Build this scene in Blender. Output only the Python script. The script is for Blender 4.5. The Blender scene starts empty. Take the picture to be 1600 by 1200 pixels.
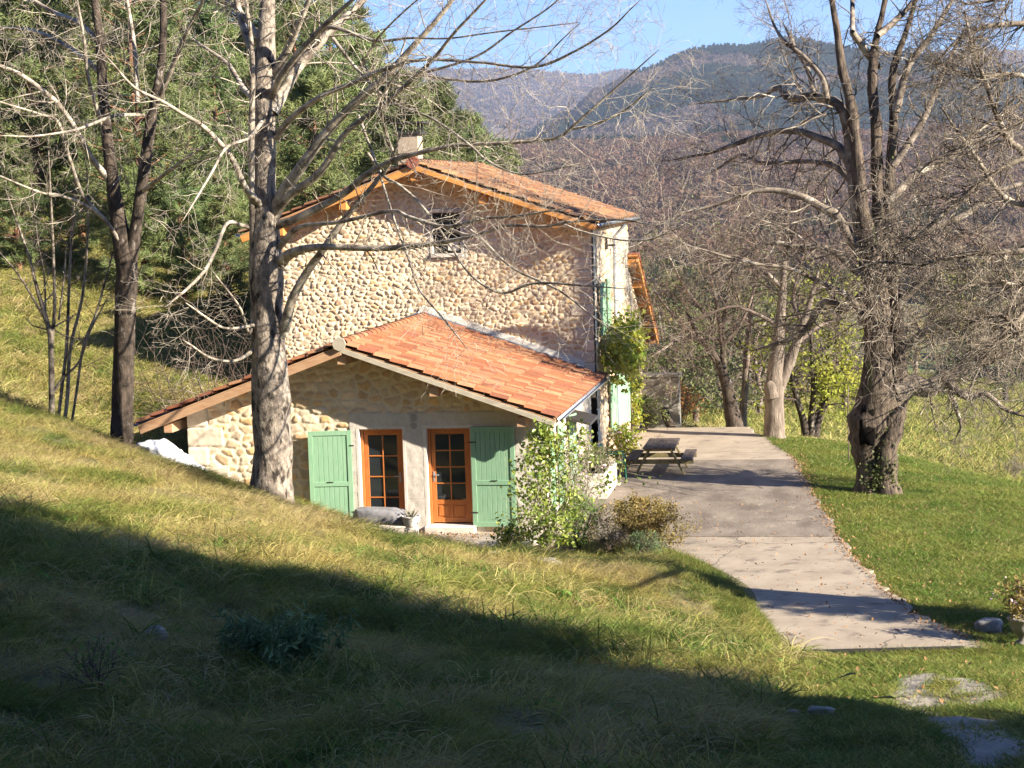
import bpy, bmesh, math, random
import numpy as np
from mathutils import Vector, Matrix, Euler
R_ = np.random.RandomState(7); random.seed(7)
S = bpy.context.scene
# ------------------------------------------------------------------ camera
F = 3000.0
v = np.array([500/F, 315/F, -1.0]); v /= np.linalg.norm(v)
u = np.array([-.032, 1, 0.0]); u[2] = -(u[:2] @ v[:2])/v[2]; u /= np.linalg.norm(u)
RW = np.array([np.cross(v, u), v, u])            # world = RW @ camera coords
CAM = np.array([0, 0, 7.3])
cd = bpy.data.cameras.new('camera'); cam = bpy.data.objects.new('camera', cd)
S.collection.objects.link(cam); S.camera = cam
cd.sensor_width = 36; cd.lens = F/1600*36; cd.clip_start = .3; cd.clip_end = 30000
cam.matrix_world = Matrix.Translation(CAM.tolist()) @ Matrix(RW.tolist()).to_4x4()
def at(x, y, Y):
    r = RW @ np.array([(x-800)/F, (600-y)/F, -1]); return CAM + r*Y/r[1]
# ------------------------------------------------------------------ world, sun, exposure
SUN = np.array([2.05, -.74, 1.06]); SUN /= np.linalg.norm(SUN)
EL = math.asin(SUN[2]); AZ = math.atan2(SUN[0], SUN[1])
w = bpy.data.worlds.new('World'); S.world = w; w.use_nodes = True
nt = w.node_tree; bg = nt.nodes['Background']
sky = nt.nodes.new('ShaderNodeTexSky'); sky.sky_type = 'NISHITA'; sky.sun_disc = False
sky.sun_elevation = EL; sky.sun_rotation = AZ; sky.altitude = 800; sky.air_density = 1.0; sky.dust_density = .1; sky.ozone_density = 3.0
tint = nt.nodes.new('ShaderNodeMix'); tint.data_type = 'RGBA'; tint.blend_type = 'MULTIPLY'; tint.inputs[0].default_value = 1; tint.inputs[7].default_value = (.42, .74, 1.28, 1); nt.links.new(sky.outputs[0], tint.inputs[6]); nt.links.new(tint.outputs[2], bg.inputs[0]); bg.inputs[1].default_value = .05
sl = bpy.data.lights.new('sun', 'SUN'); sl.energy = 5.0; sl.angle = math.radians(.5); sl.color = (1, .91, .78)
so = bpy.data.objects.new('sun', sl); S.collection.objects.link(so)
so.rotation_euler = Vector(SUN.tolist()).to_track_quat('Z', 'Y').to_euler()
S.render.engine = 'CYCLES'
S.view_settings.view_transform = 'Standard'; S.view_settings.look = 'None'
S.view_settings.exposure = 1.85; S.view_settings.gamma = 1.0
S.cycles.max_bounces = 6; S.cycles.transparent_max_bounces = 8
# ------------------------------------------------------------------ helpers
COL = S.collection
def tag(o, label=None, cat=None, group=None, kind=None):
    if label: o['label'] = label
    if cat: o['category'] = cat
    if group: o['group'] = group
    if kind: o['kind'] = kind
    return o
def empty(name, loc=(0, 0, 0), rz=0):
    o = bpy.data.objects.new(name, None); COL.objects.link(o); o.location = [float(c) for c in loc]; o.rotation_euler[2] = rz
    o.empty_display_size = .2; return o
def link(name, me, parent=None):
    o = bpy.data.objects.new(name, me); COL.objects.link(o)
    if parent: o.parent = parent
    return o
def npmesh(name, V, faces, mats, smooth=False, mi=None, col=None, loc=None):
    """V Nx3; faces: list of int arrays (k x n)"""
    V = np.asarray(V, dtype=np.float32)
    if loc is not None: V = V - np.asarray(loc, dtype=np.float32)
    me = bpy.data.meshes.new(name)
    faces = [f for f in faces if len(f)]
    me.vertices.add(len(V)); me.vertices.foreach_set('co', V.ravel())
    nl = sum(f.size for f in faces); nf = sum(len(f) for f in faces)
    me.loops.add(nl); me.polygons.add(nf)
    me.loops.foreach_set('vertex_index', np.concatenate([f.ravel() for f in faces]).astype(np.int32))
    tot = np.concatenate([np.full(len(f), f.shape[1]) for f in faces]); st = np.concatenate([[0], np.cumsum(tot)[:-1]])
    me.polygons.foreach_set('loop_start', st.astype(np.int32))
    if mi is not None: me.polygons.foreach_set('material_index', np.asarray(mi, dtype=np.int32))
    me.polygons.foreach_set('use_smooth', np.full(nf, smooth))
    me.update(calc_edges=True)
    if col is not None:
        a = me.color_attributes.new('tone', 'FLOAT_COLOR', 'POINT')
        c = np.ones((len(V), 4), dtype=np.float32); c[:, :3] = col; a.data.foreach_set('color', c.ravel())
    for m in (mats if isinstance(mats, (list, tuple)) else [mats]): me.materials.append(m)
    return me
# --- noise
def hash2(i, j, s=0):
    n = (i.astype(np.int64)*374761393 + j.astype(np.int64)*668265263 + s*1274126177) & 0xffffffff
    n = ((n ^ (n >> 13))*1274126177) & 0xffffffff
    return ((n ^ (n >> 16)) & 0xffffff)/float(0xffffff)
def vnoise(x, y, s=0):
    x = np.asarray(x, float); y = np.asarray(y, float)
    i = np.floor(x); j = np.floor(y); fx = x-i; fy = y-j; fx = fx*fx*(3-2*fx); fy = fy*fy*(3-2*fy)
    return (hash2(i, j, s)*(1-fx)+hash2(i+1, j, s)*fx)*(1-fy)+(hash2(i, j+1, s)*(1-fx)+hash2(i+1, j+1, s)*fx)*fy
def fbm(x, y, s=0, o=4):
    t = 0; a = .5
    for k in range(o): t = t+a*vnoise(np.asarray(x)*2**k, np.asarray(y)*2**k, s+k); a *= .5
    return t
# --- materials
def mat(name, c1, c2=None, scale=5, rough=.8, bump=0, bscale=None, stretch=(1, 1, 1), c3=None, s3=1.5, t3=.55, spec=.3, detail=6, attr=False, trans=0, geo=True, metal=0, rand=0, crack=0):
    m = bpy.data.materials.new(name); m.use_nodes = True; n = m.node_tree.nodes; L = m.node_tree.links.new
    b = n['Principled BSDF']; b.inputs['Roughness'].default_value = rough; b.inputs['Specular IOR Level'].default_value = spec
    b.inputs['Metallic'].default_value = metal
    if geo: pos = n.new('ShaderNodeNewGeometry').outputs['Position']
    else: pos = n.new('ShaderNodeTexCoord').outputs['Object']
    mp = n.new('ShaderNodeMapping'); mp.inputs['Scale'].default_value = stretch; L(pos, mp.inputs[0])
    def noise(sc, d=detail):
        t = n.new('ShaderNodeTexNoise'); t.inputs['Scale'].default_value = sc; t.inputs['Detail'].default_value = d; t.inputs['Roughness'].default_value = .6
        L(mp.outputs[0], t.inputs['Vector']); return t.outputs['Fac']
    def ramp(f, a, b_):
        r = n.new('ShaderNodeMapRange'); r.inputs['From Min'].default_value = a; r.inputs['From Max'].default_value = b_; L(f, r.inputs['Value']); return r.outputs['Result']
    def mix(f, a, b_, mode='MIX'):
        x = n.new('ShaderNodeMix'); x.data_type = 'RGBA'; x.blend_type = mode
        if isinstance(f, float): x.inputs[0].default_value = f
        else: L(f, x.inputs[0])
        for s_, val in ((6, a), (7, b_)):
            if isinstance(val, tuple): x.inputs[s_].default_value = (*val, 1)
            else: L(val, x.inputs[s_])
        return x.outputs[2]
    col = c1
    if c2 is not None: col = mix(ramp(noise(scale), .36, .64), c1, c2)
    if c3 is not None: col = mix(ramp(noise(s3), t3, t3+.1), col, c3)
    if crack:
        vo = n.new('ShaderNodeTexVoronoi'); vo.feature = 'DISTANCE_TO_EDGE'; vo.inputs['Scale'].default_value = crack; wn = n.new('ShaderNodeTexNoise'); wn.inputs['Scale'].default_value = 1.5; wn.inputs['Detail'].default_value = 5
        wm = n.new('ShaderNodeMix'); wm.data_type = 'RGBA'; wm.blend_type = 'ADD'; wm.inputs[0].default_value = .5; L(mp.outputs[0], wn.inputs['Vector']); L(mp.outputs[0], wm.inputs[6]); L(wn.outputs['Color'], wm.inputs[7]); L(wm.outputs[2], vo.inputs['Vector'])
        ck = ramp(vo.outputs['Distance'], .0008, .0032); col = mix(ck, (.12, .095, .07), col)
    if attr:
        a = n.new('ShaderNodeAttribute'); a.attribute_name = 'tone'; col = mix(1.0, col, a.outputs['Color'], 'MULTIPLY')
    if rand:
        oi = n.new('ShaderNodeObjectInfo'); hs = n.new('ShaderNodeHueSaturation')
        r1 = n.new('ShaderNodeMapRange'); L(oi.outputs['Random'], r1.inputs['Value']); r1.inputs['To Min'].default_value = 1-rand; r1.inputs['To Max'].default_value = 1+rand
        L(r1.outputs[0], hs.inputs['Value'])
        r2 = n.new('ShaderNodeMapRange'); L(oi.outputs['Random'], r2.inputs['Value']); r2.inputs['To Min'].default_value = .5-rand*.06; r2.inputs['To Max'].default_value = .5+rand*.05
        L(r2.outputs[0], hs.inputs['Hue'])
        if isinstance(col, tuple): hs.inputs['Color'].default_value = (*col, 1)
        else: L(col, hs.inputs['Color'])
        col = hs.outputs[0]
    if isinstance(col, tuple): b.inputs['Base Color'].default_value = (*col, 1)
    else: L(col, b.inputs['Base Color'])
    if bump:
        bp = n.new('ShaderNodeBump'); bp.inputs['Distance'].default_value = bump; bp.inputs['Strength'].default_value = .9
        L(noise(bscale or scale*3), bp.inputs['Height']); L(bp.outputs[0], b.inputs['Normal'])
    if trans:
        tr = n.new('ShaderNodeBsdfTranslucent'); ms = n.new('ShaderNodeMixShader'); ms.inputs[0].default_value = trans
        if isinstance(col, tuple): tr.inputs[0].default_value = (*col, 1)
        else: L(col, tr.inputs[0])
        out = n['Material Output']; L(b.outputs[0], ms.inputs[1]); L(tr.outputs[0], ms.inputs[2]); L(ms.outputs[0], out.inputs[0])
    return m
M = {}
M['grass_olive'] = mat('grass_olive', (.09, .15, .025), (.26, .25, .06), scale=.8, rough=.65, trans=.42, rand=.35)
M['grass_straw'] = mat('grass_straw', (.50, .39, .19), (.34, .28, .10), scale=.7, rough=.7, trans=.3, rand=.3)
M['grass_hill'] = mat('grass_hill', (.24, .28, .05), (.50, .40, .14), scale=.6, rough=.7, trans=.42, rand=.25)
M['lawn_blade'] = mat('lawn_blade', (.09, .175, .018), (.25, .27, .05), scale=.5, rough=.55, trans=.4, rand=.25)
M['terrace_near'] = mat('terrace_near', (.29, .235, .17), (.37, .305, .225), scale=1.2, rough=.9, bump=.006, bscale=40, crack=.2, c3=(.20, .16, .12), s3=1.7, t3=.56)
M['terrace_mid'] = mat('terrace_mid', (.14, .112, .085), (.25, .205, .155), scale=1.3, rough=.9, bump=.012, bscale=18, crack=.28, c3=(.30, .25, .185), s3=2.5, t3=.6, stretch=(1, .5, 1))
M['paving'] = mat('paving', (.30, .26, .21), (.42, .37, .30), scale=2, rough=.9, bump=.01, bscale=30)
M['stone'] = mat('stone', (.86, .86, .86), (1, 1, 1), scale=22, rough=.88, bump=.008, bscale=60, attr=True)
M['tile'] = mat('tile', (.78, .78, .78), (1, 1, 1), scale=9, rough=.75, bump=.003, bscale=60, attr=True, c3=(.55, .55, .5), s3=5, t3=.62)
M['wood_orange'] = mat('wood_orange', (.56, .24, .06), (.68, .32, .09), scale=3, rough=.6, stretch=(1, 6, 6), bump=.002, bscale=30)
M['wood_old'] = mat('wood_old', (.42, .24, .13), (.52, .33, .19), scale=3, rough=.7, stretch=(1, 5, 5), bump=.003, bscale=30)
M['wood_pale'] = mat('wood_pale', (.38, .33, .25), (.50, .44, .34), scale=3, rough=.7, stretch=(1, 5, 5), bump=.003, bscale=30)
M['door_wood'] = mat('door_wood', (.42, .13, .03), (.52, .18, .045), scale=5, rough=.42, stretch=(6, 6, 1), spec=.5)
M['table_wood'] = mat('table_wood', (.07, .052, .045), (.13, .10, .08), scale=4, rough=.75, stretch=(6, 1, 6), bump=.004, bscale=30)
M['table_leg'] = mat('table_leg', (.24, .20, .09), (.13, .10, .055), scale=4, rough=.75)
M['shutter'] = mat('shutter', (.20, .36, .22), (.26, .41, .26), scale=4, rough=.5, stretch=(8, 8, 1))
M['plaster'] = mat('plaster', (.56, .50, .43), (.66, .60, .52), scale=5, rough=.9, bump=.004, bscale=40)
M['casement_glare'] = mat('casement_glare', (.62, .57, .48), (.74, .70, .62), scale=3, rough=.9, bump=.006, bscale=30)
M['zinc'] = mat('zinc', (.30, .33, .37), (.40, .43, .47), scale=5, rough=.4, metal=.5)
M['iron'] = mat('iron', (.03, .028, .026), (.05, .045, .04), scale=10, rough=.5)
M['chair'] = mat('chair', (.015, .09, .06), (.02, .11, .075), scale=5, rough=.35, spec=.5)
M['bag'] = mat('bag', (.68, .71, .76), (.78, .80, .84), scale=6, rough=.55, bump=.02, bscale=9)
M['bark_grey'] = mat('bark_grey', (.14, .11, .085), (.40, .335, .26), scale=7, rough=.9, bump=.03, bscale=16, c3=(.04, .032, .025), s3=3.8, t3=.53, stretch=(1.6, 1.6, .8))
M['bark_dark'] = mat('bark_dark', (.035, .027, .02), (.10, .075, .055), scale=6, rough=.95, bump=.035, bscale=14, c3=(.36, .31, .26), s3=4, t3=.60, stretch=(1.5, 1.5, .6))
M['bark_linden'] = mat('bark_linden', (.035, .026, .02), (.16, .12, .085), scale=6, rough=.95, bump=.05, bscale=11, c3=(.10, .12, .03), s3=2, t3=.6, stretch=(2, 2, .45))
M['bark_pale'] = mat('bark_pale', (.13, .10, .075), (.29, .23, .175), scale=5, rough=.95, bump=.04, bscale=12, c3=(.13, .10, .075), s3=3, t3=.6, stretch=(2, 2, .5))
M['hollow'] = mat('hollow', (.006, .005, .004), (.012, .01, .008), scale=6, rough=1, spec=0)  # near-black: shade inside the trunk hollow put into colour; planter soil too
M['twig_light'] = mat('twig_light', (.13, .10, .075), (.56, .49, .38), scale=4, rough=.85, bump=.01, bscale=25, c3=(.55, .40, .09), s3=3, t3=.68)
M['twig_dark'] = mat('twig_dark', (.07, .05, .04), (.20, .145, .11), scale=1.5, rough=.85, c3=(.40, .35, .28), s3=1.8, t3=.58)
M['twig_lichen'] = mat('twig_lichen', (.07, .052, .04), (.34, .28, .21), scale=3, rough=.9, c3=(.46, .42, .34), s3=3, t3=.58)
M['bark_pine'] = mat('bark_pine', (.25, .12, .06), (.15, .09, .06), scale=4, rough=.95, bump=.03, bscale=12)
M['needles'] = mat('needles', (.10, .145, .05), (.23, .26, .09), scale=.6, rough=.6, trans=.2, rand=.25)
M['leaf_shrub'] = mat('leaf_shrub', (.13, .21, .035), (.34, .38, .07), scale=3, rough=.4, trans=.35, c3=(.50, .40, .05), s3=2.5, t3=.62, spec=.5)
M['leaf_vine'] = mat('leaf_vine', (.16, .25, .03), (.42, .38, .05), scale=2.5, rough=.45, trans=.4, c3=(.50, .26, .04), s3=3, t3=.64, spec=.4)
M['leaf_yellow'] = mat('leaf_yellow', (.30, .36, .05), (.45, .42, .07), scale=1.5, rough=.6, trans=.45)
M['leaf_green'] = mat('leaf_green', (.10, .24, .04), (.22, .34, .07), scale=3, rough=.5, trans=.4)
M['leaf_rust'] = mat('leaf_rust', (.22, .18, .06), (.36, .27, .09), scale=3, rough=.8, trans=.3)
M['leaf_orange'] = mat('leaf_orange', (.42, .16, .04), (.48, .26, .08), scale=1, rough=.8, trans=.3)
M['leaf_blue'] = mat('leaf_blue', (.13, .20, .08), (.22, .30, .13), scale=3, rough=.7, trans=.2)
M['leaf_grey'] = mat('leaf_grey', (.13, .12, .08), (.21, .20, .12), scale=3, rough=.8, trans=.2)
M['leaf_dark'] = mat('leaf_dark', (.075, .10, .03), (.17, .18, .055), scale=1.5, rough=.6, trans=.25)
M['rock'] = mat('rock', (.20, .185, .155), (.34, .31, .26), scale=4, rough=.95, bump=.03, bscale=10)
M['pot'] = mat('pot', (.60, .56, .50), (.68, .64, .57), scale=6, rough=.8)
M['petal'] = mat('petal', (.75, .55, .62), rough=.6)
M['curtain'] = mat('curtain', (.5, .45, .38), rough=.9)
M['wood_log'] = mat('wood_log', (.42, .27, .15), rough=.9)
g = bpy.data.materials.new('window_glass'); g.use_nodes = True; gb = g.node_tree.nodes['Principled BSDF']
gb.inputs['Base Color'].default_value = (.02, .025, .03, 1); gb.inputs['Roughness'].default_value = .06; gb.inputs['Specular IOR Level'].default_value = .7
M['glass'] = g
# --- box builder (one mesh per build)
class MB:
    def __init__(s): s.V = []; s.Q = []; s.n = 0
    def hexa(s, P):
        s.V.append(np.asarray(P, float)); q = np.array([[0, 3, 2, 1], [4, 5, 6, 7], [0, 1, 5, 4], [1, 2, 6, 5], [2, 3, 7, 6], [3, 0, 4, 7]])+s.n; s.Q.append(q); s.n += 8
    def box(s, x0, x1, y0, y1, z0, z1): s.hexa([(x0, y0, z0), (x1, y0, z0), (x1, y1, z0), (x0, y1, z0), (x0, y0, z1), (x1, y0, z1), (x1, y1, z1), (x0, y1, z1)])
    def beam(s, a, b, w_, h, up=(0, 0, 1)):
        a = np.asarray(a, float); b = np.asarray(b, float); t = b-a; t /= np.linalg.norm(t); sd = np.cross(t, up); sd /= np.linalg.norm(sd); up2 = np.cross(sd, t)
        s.hexa([p+i*sd*w_/2+j*up2*h/2 for j in (-1, 1) for p, i in ((a, -1), (a, 1), (b, 1), (b, -1))])
    def xf(s, f): s.V = [f(v_) for v_ in s.V]; return s
    def build(s, name, m, parent=None, bevel=.006, label=None, loc=None):
        me = npmesh(name, np.concatenate(s.V), [np.concatenate(s.Q)], m, loc=loc); o = link(name, me, parent)
        bmx = bmesh.new(); bmx.from_mesh(me); bmesh.ops.recalc_face_normals(bmx, faces=bmx.faces); bmx.to_mesh(me); bmx.free()
        if loc is not None: o.location = loc
        if bevel: b = o.modifiers.new('bevel', 'BEVEL'); b.width = bevel; b.segments = 1
        if label: o['label'] = label
        return o
# --- tubes
class Tubes:
    def __init__(s): s.g = {}
    def add(s, P, r, sides=None):
        P = np.asarray(P, float); r = np.asarray(r, float)
        if sides is None: sides = 10 if r[0] > .12 else 6 if r[0] > .03 else 3
        s.g.setdefault((len(P), sides), []).append((P, r))
    def arrays(s, jit=0):
        Vs = []; Fs = []; n0 = 0
        for (n, k), L_ in s.g.items():
            P = np.array([p for p, _ in L_]); r = np.array([q for _, q in L_]); m = len(P)
            T = np.gradient(P, axis=1); T /= np.linalg.norm(T, axis=2, keepdims=True)+1e-9
            D = P[:, -1]-P[:, 0]; ref = np.zeros_like(D); ref[np.arange(m), np.abs(D).argmin(1)] = 1
            a = np.cross(T, ref[:, None, :]); a /= np.linalg.norm(a, axis=2, keepdims=True)+1e-9; b = np.cross(T, a)
            th = np.arange(k)*2*np.pi/k
            rr = r[:, :, None]*np.ones(k)
            if jit and k > 5: rr = rr*(1+jit*(R_.rand(m, n, k)-.5)*1.2)
            V = P[:, :, None, :]+rr[..., None]*(a[:, :, None, :]*np.cos(th)[:, None]+b[:, :, None, :]*np.sin(th)[:, None])
            Vs.append(V.reshape(-1, 3))
            i = np.arange(m)[:, None, None]*n*k; j = np.arange(n-1)[None, :, None]*k; c = np.arange(k)[None, None, :]; c2 = (c+1) % k
            q = np.stack([i+j+c, i+j+c2, i+j+k+c2, i+j+k+c], -1).reshape(-1, 4)+n0; Fs.append(q); n0 += m*n*k
        return np.concatenate(Vs), Fs
    def build(s, name, m, parent=None, jit=0, loc=None):
        V, Fs = s.arrays(jit); return link(name, npmesh(name, V, [np.concatenate(Fs)], m, smooth=True, loc=loc), parent)
def smooth_line(P, r, n):
    """Catmull-Rom through control points"""
    P = np.asarray(P, float); r = np.asarray(r, float); A = np.concatenate([[2*P[0]-P[1]], P, [2*P[-1]-P[-2]]]); out = []; ro = []
    t = np.linspace(0, len(P)-1, n)
    for s_ in t:
        i = min(int(s_), len(P)-2); f = s_-i; p0, p1, p2, p3 = A[i:i+4]
        out.append(.5*((2*p1)+(-p0+p2)*f+(2*p0-5*p1+4*p2-p3)*f*f+(-p0+3*p1-3*p2+p3)*f**3)); ro.append(r[i]*(1-f)+r[i+1]*f)
    return np.array(out), np.array(ro)
def nrm(a): return a/(np.linalg.norm(a)+1e-9)
def branchlet(T, p, d, L, r, level, maxl, trop, wob, nch, tips=None, spread=.9, lr=.55, seg=5, rmin=.0025):
    """recursive bare branch"""
    P = [p]; r0 = r; q = p.copy(); dd = nrm(d)
    for i in range(seg):
        dd = nrm(dd + R_.normal(0, wob, 3) + np.array([0, 0, trop])*(1 if level < 2 else .5)); q = q+dd*L/seg; P.append(q)
    P = np.array(P); rad = np.linspace(r, max(r*.35, rmin), seg+1); T.add(P, rad, None if r > .02 else 3)
    if tips is not None and level >= maxl-1: tips.extend(P[2:])
    if level < maxl:
        n = max(1, int(nch*(.7+.6*R_.rand())))
        for c in range(n):
            t = .2+.8*R_.rand(); i = min(int(t*seg), seg-1); b = P[i]+(P[i+1]-P[i])*(t*seg-i); ax = nrm(P[i+1]-P[i])
            side = nrm(np.cross(ax, R_.normal(0, 1, 3))); nd = nrm(ax*.75+side*spread)
            branchlet(T, b, nd, L*lr*(.6+.7*R_.rand())*(1.15-.5*t), max(r*.5*(1-.4*t), rmin), level+1, maxl, trop, wob, nch, tips, spread, lr, seg if level < 2 else 4, rmin)
def limb(T, P, r, n=None):
    P, r = smooth_line(P, r, n or max(6, len(P)*4)); T.add(P, r); return P, r
def sprout(T, P, r, count, L, trop=.0, wob=.16, maxl=2, nch=4, t0=.15, tips=None, spread=1.0, bias=None, rmin=.0025, rs=.35, lr=.55):
    m = len(P)
    for c in range(count):
        t = t0+(1-t0)*R_.rand(); i = min(int(t*(m-1)), m-2); b = P[i]+(P[i+1]-P[i])*R_.rand(); ax = nrm(P[i+1]-P[i])
        side = nrm(np.cross(ax, R_.normal(0, 1, 3))); nd = ax*.6+side*spread
        if bias is not None: nd = nd+np.array(bias)
        branchlet(T, b, nrm(nd), L*(.5+.8*R_.rand())*(1.1-.4*t), max(min(r[i]*rs, .03), rmin), 0, maxl, trop, wob, nch, tips, lr=lr, rmin=rmin)
# --- leaves: quads (folded diamond) at points
def leaf_mesh(name, pts, size, m, parent=None, per=1, spreadr=.05, up=0.3, aspect=.6, loc=None, droop=0):
    pts = np.repeat(np.asarray(pts, float), per, axis=0); n = len(pts); pts = pts+R_.normal(0, spreadr, (n, 3))
    d = R_.normal(0, 1, (n, 3)); d[:, 2] -= droop; d /= np.linalg.norm(d, axis=1, keepdims=True); nn = R_.normal(0, 1, (n, 3)); nn[:, 2] += up*3
    s = np.cross(d, nn); s /= np.linalg.norm(s, axis=1, keepdims=True)+1e-9; k = np.cross(s, d); L = size*(.6+.8*R_.rand(n))[:, None]
    a = pts; b = pts+d*L*.5+s*L*aspect/2+k*L*.08; c = pts+d*L; e = pts+d*L*.5-s*L*aspect/2+k*L*.08; mid = pts+d*L*.5
    V = np.stack([a, b, c, e], 1).reshape(-1, 3); q = np.arange(n*4).reshape(-1, 4)
    return link(name, npmesh(name, V, [q[:, [0, 1, 2]], q[:, [0, 2, 3]]], m, loc=loc), parent)
# --- geometry-node scatter (for stuff only)
def scatter(name, pts, rot, scl, protos, kind='stuff'):
    me = bpy.data.meshes.new(name); me.vertices.add(len(pts)); me.vertices.foreach_set('co', np.asarray(pts, np.float32).ravel())
    a = me.attributes.new('rot', 'FLOAT_VECTOR', 'POINT'); a.data.foreach_set('vector', np.asarray(rot, np.float32).ravel())
    a = me.attributes.new('scl', 'FLOAT', 'POINT'); a.data.foreach_set('value', np.asarray(scl, np.float32).ravel())
    c = bpy.data.collections.new(name+'_kinds')
    for p in protos: c.objects.link(p)
    o = link(name, me); o['kind'] = kind
    ng = bpy.data.node_groups.new(name+'_nodes', 'GeometryNodeTree'); ng.interface.new_socket('Geometry', in_out='INPUT', socket_type='NodeSocketGeometry'); ng.interface.new_socket('Geometry', in_out='OUTPUT', socket_type='NodeSocketGeometry')
    n = ng.nodes; L = ng.links.new; gi = n.new('NodeGroupInput'); go = n.new('NodeGroupOutput'); ip = n.new('GeometryNodeInstanceOnPoints')
    ci = n.new('GeometryNodeCollectionInfo'); ci.inputs[0].default_value = c; ci.inputs['Separate Children'].default_value = True; ci.inputs['Reset Children'].default_value = True
    ip.inputs['Pick Instance'].default_value = True
    ar = n.new('GeometryNodeInputNamedAttribute'); ar.data_type = 'FLOAT_VECTOR'; ar.inputs[0].default_value = 'rot'
    sc = n.new('GeometryNodeInputNamedAttribute'); sc.data_type = 'FLOAT'; sc.inputs[0].default_value = 'scl'
    e2r = n.new('FunctionNodeEulerToRotation'); L(ar.outputs['Attribute'], e2r.inputs[0])
    cv = n.new('ShaderNodeCombineXYZ')
    for k in range(3): L(sc.outputs['Attribute'], cv.inputs[k])
    L(gi.outputs[0], ip.inputs['Points']); L(ci.outputs[0], ip.inputs['Instance']); L(e2r.outputs[0], ip.inputs['Rotation']); L(cv.outputs[0], ip.inputs['Scale']); L(ip.outputs[0], go.inputs[0])
    md = o.modifiers.new('scatter', 'NODES'); md.node_group = ng
    return o
def proto(name, V, faces, m, smooth=False):
    return bpy.data.objects.new(name, npmesh(name, V, faces, m, smooth=smooth))
# ------------------------------------------------------------------ terrain
CT = np.array([
 (0,0,5.7),(-8,0,6.4),(8,0,5),(-6.6,14,2.95),(-3,14,2.95),(1.4,15,2.7),(5,15,2.4),(-11,14,3.7),(-16,12,5),
 (-12,25,3.0),(-8,24,2.4),(-4,24,1.75),(1,24,1.25),(-.5,20,2.0),(4,24,1.1),(-16,22,4.2),(-3.8,27.5,1.15),
 (.6,28.5,.14),(1.2,29.3,.03),(-.9,29.2,0.02),(1.5,31,-.03),(0,33,-.06),(-1,36,-.06),(-2,39,-.06),(-1,45,-.06),(-3,50,-.06),(-3,56,-.06),(0,30.5,-.06),
 (-6,37.5,-.02),(-6,39.2,-.08),(-8,39.6,-.08),(-9.6,39.9,.08),(-10.6,40.2,.28),(-12.3,40.0,.95),(-14.2,40.5,1.22),(-11.4,37.2,1.45),(-14.8,38,2.35),(-16.2,38,2.85),
 (-4,36.5,.22),(-2.75,36.3,.08),(-1.75,32.5,.08),(-3,32,.6),(-5,30,1.15),(-8,30,1.75),(-12,30,2.5),(-16,30,3.4),(-20,38,3.9),(-8,34,1.05),(-12,34,2.1),(-7,37.5,.15),(-9,37.5,.45),(-3.6,38.6,-.02),
 (-17.3,50,2.7),(-16,48,2.5),(-19.5,60,4.5),(-26.7,60,6.1),(-16.3,42,1.9),(-17.9,46,2.1),(-22,46,3.6),(-30,50,6.6),(-30,38,7.4),(-15.5,56,2.6),(-24,52,4.6),(-22,60,5.2),(-12,66,1.5),(-5,64,-.6),(-15,44,1.4),
 (2.9,30,-.02),(6,32,-.1),(1.3,37,-.08),(.9,46.2,-.08),(5,42,-.4),(0,56,-.2),(3,52,-.5),(8,48,-.9),(5,58,-2.0),(12,46,-1.9),(10,60,-4),(0,70,-2.2),(-4,68,-1.2),(20,40,-3.5),(20,60,-6),(12,34,-.7),(8,26,.5),(12,15,2),(20,10,3),(3.5,27.5,.25),(-10,48,0),(-10,56,0),(-4.5,44,-.06)], float)
def tps_fit(C):
    n = len(C); d = np.linalg.norm(C[:, None, :2]-C[None, :, :2], axis=2); K = np.where(d > 0, d*d*np.log(d+1e-12), 0)+np.eye(n)*.4
    P = np.c_[np.ones(n), C[:, :2]]; A = np.zeros((n+3, n+3)); A[:n, :n] = K; A[:n, n:] = P; A[n:, :n] = P.T
    return np.linalg.solve(A, np.r_[C[:, 2], 0, 0, 0])
WT = tps_fit(CT)
# far terrain: columns by azimuth (as the photo's column), rows by distance
FD = np.array([60, 100, 200, 350, 600, 1200, 1800, 2600, 3500, 5000, 6500, 9000.])
FX = np.array([-3000, -600, 0, 400, 700, 820, 900, 950, 1000, 1110, 1230, 1400, 1600, 1800, 3500])
FZ = np.array([
 [20, 30, 60, 80, 100, 130, 170, 240, 300, 420, 440, 400],
 [9, 16, 32, 45, 60, 90, 120, 200, 280, 450, 460, 400],
 [6, 11, 20, 26, 32, 60, 80, 110, 200, 460, 470, 400],
 [3, 5, 8, 10, 12, 40, 50, 65, 150, 360, 380, 360],
 [-.5, 0, -2, -4, 0, 32, 38, 60, 120, 300, 310, 280],
 [-1, -4, -8, -10, -10, 30, 37, 62, 105, 285, 290, 280],
 [-1, -6, -11, -14, -14, 28, 36, 108, 100, 278, 300, 280],
 [-1, -6, -12, -15, -15, 27, 36, 140, 100, 272, 300, 280],
 [-1, -6, -12, -15, -16, 27, 36, 160, 100, 275, 300, 280],
 [-1.5, -6, -12, -15, -16, 27, 36, 176, 120, 275, 300, 280],
 [-2, -6, -12, -15, -16, 26, 35, 168, 120, 275, 300, 280],
 [-3, -6.5, -12, -16, -16, 25, 35, 142, 120, 280, 300, 280],
 [-4, -8, -13, -16, -16, 24, 34, 118, 120, 292, 300, 280],
 [-5, -9, -14, -16, -16, 24, 34, 106, 120, 296, 300, 280],
 [-6, -12, -18, -16, -10, 30, 60, 150, 200, 350, 300, 280]], float)
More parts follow.
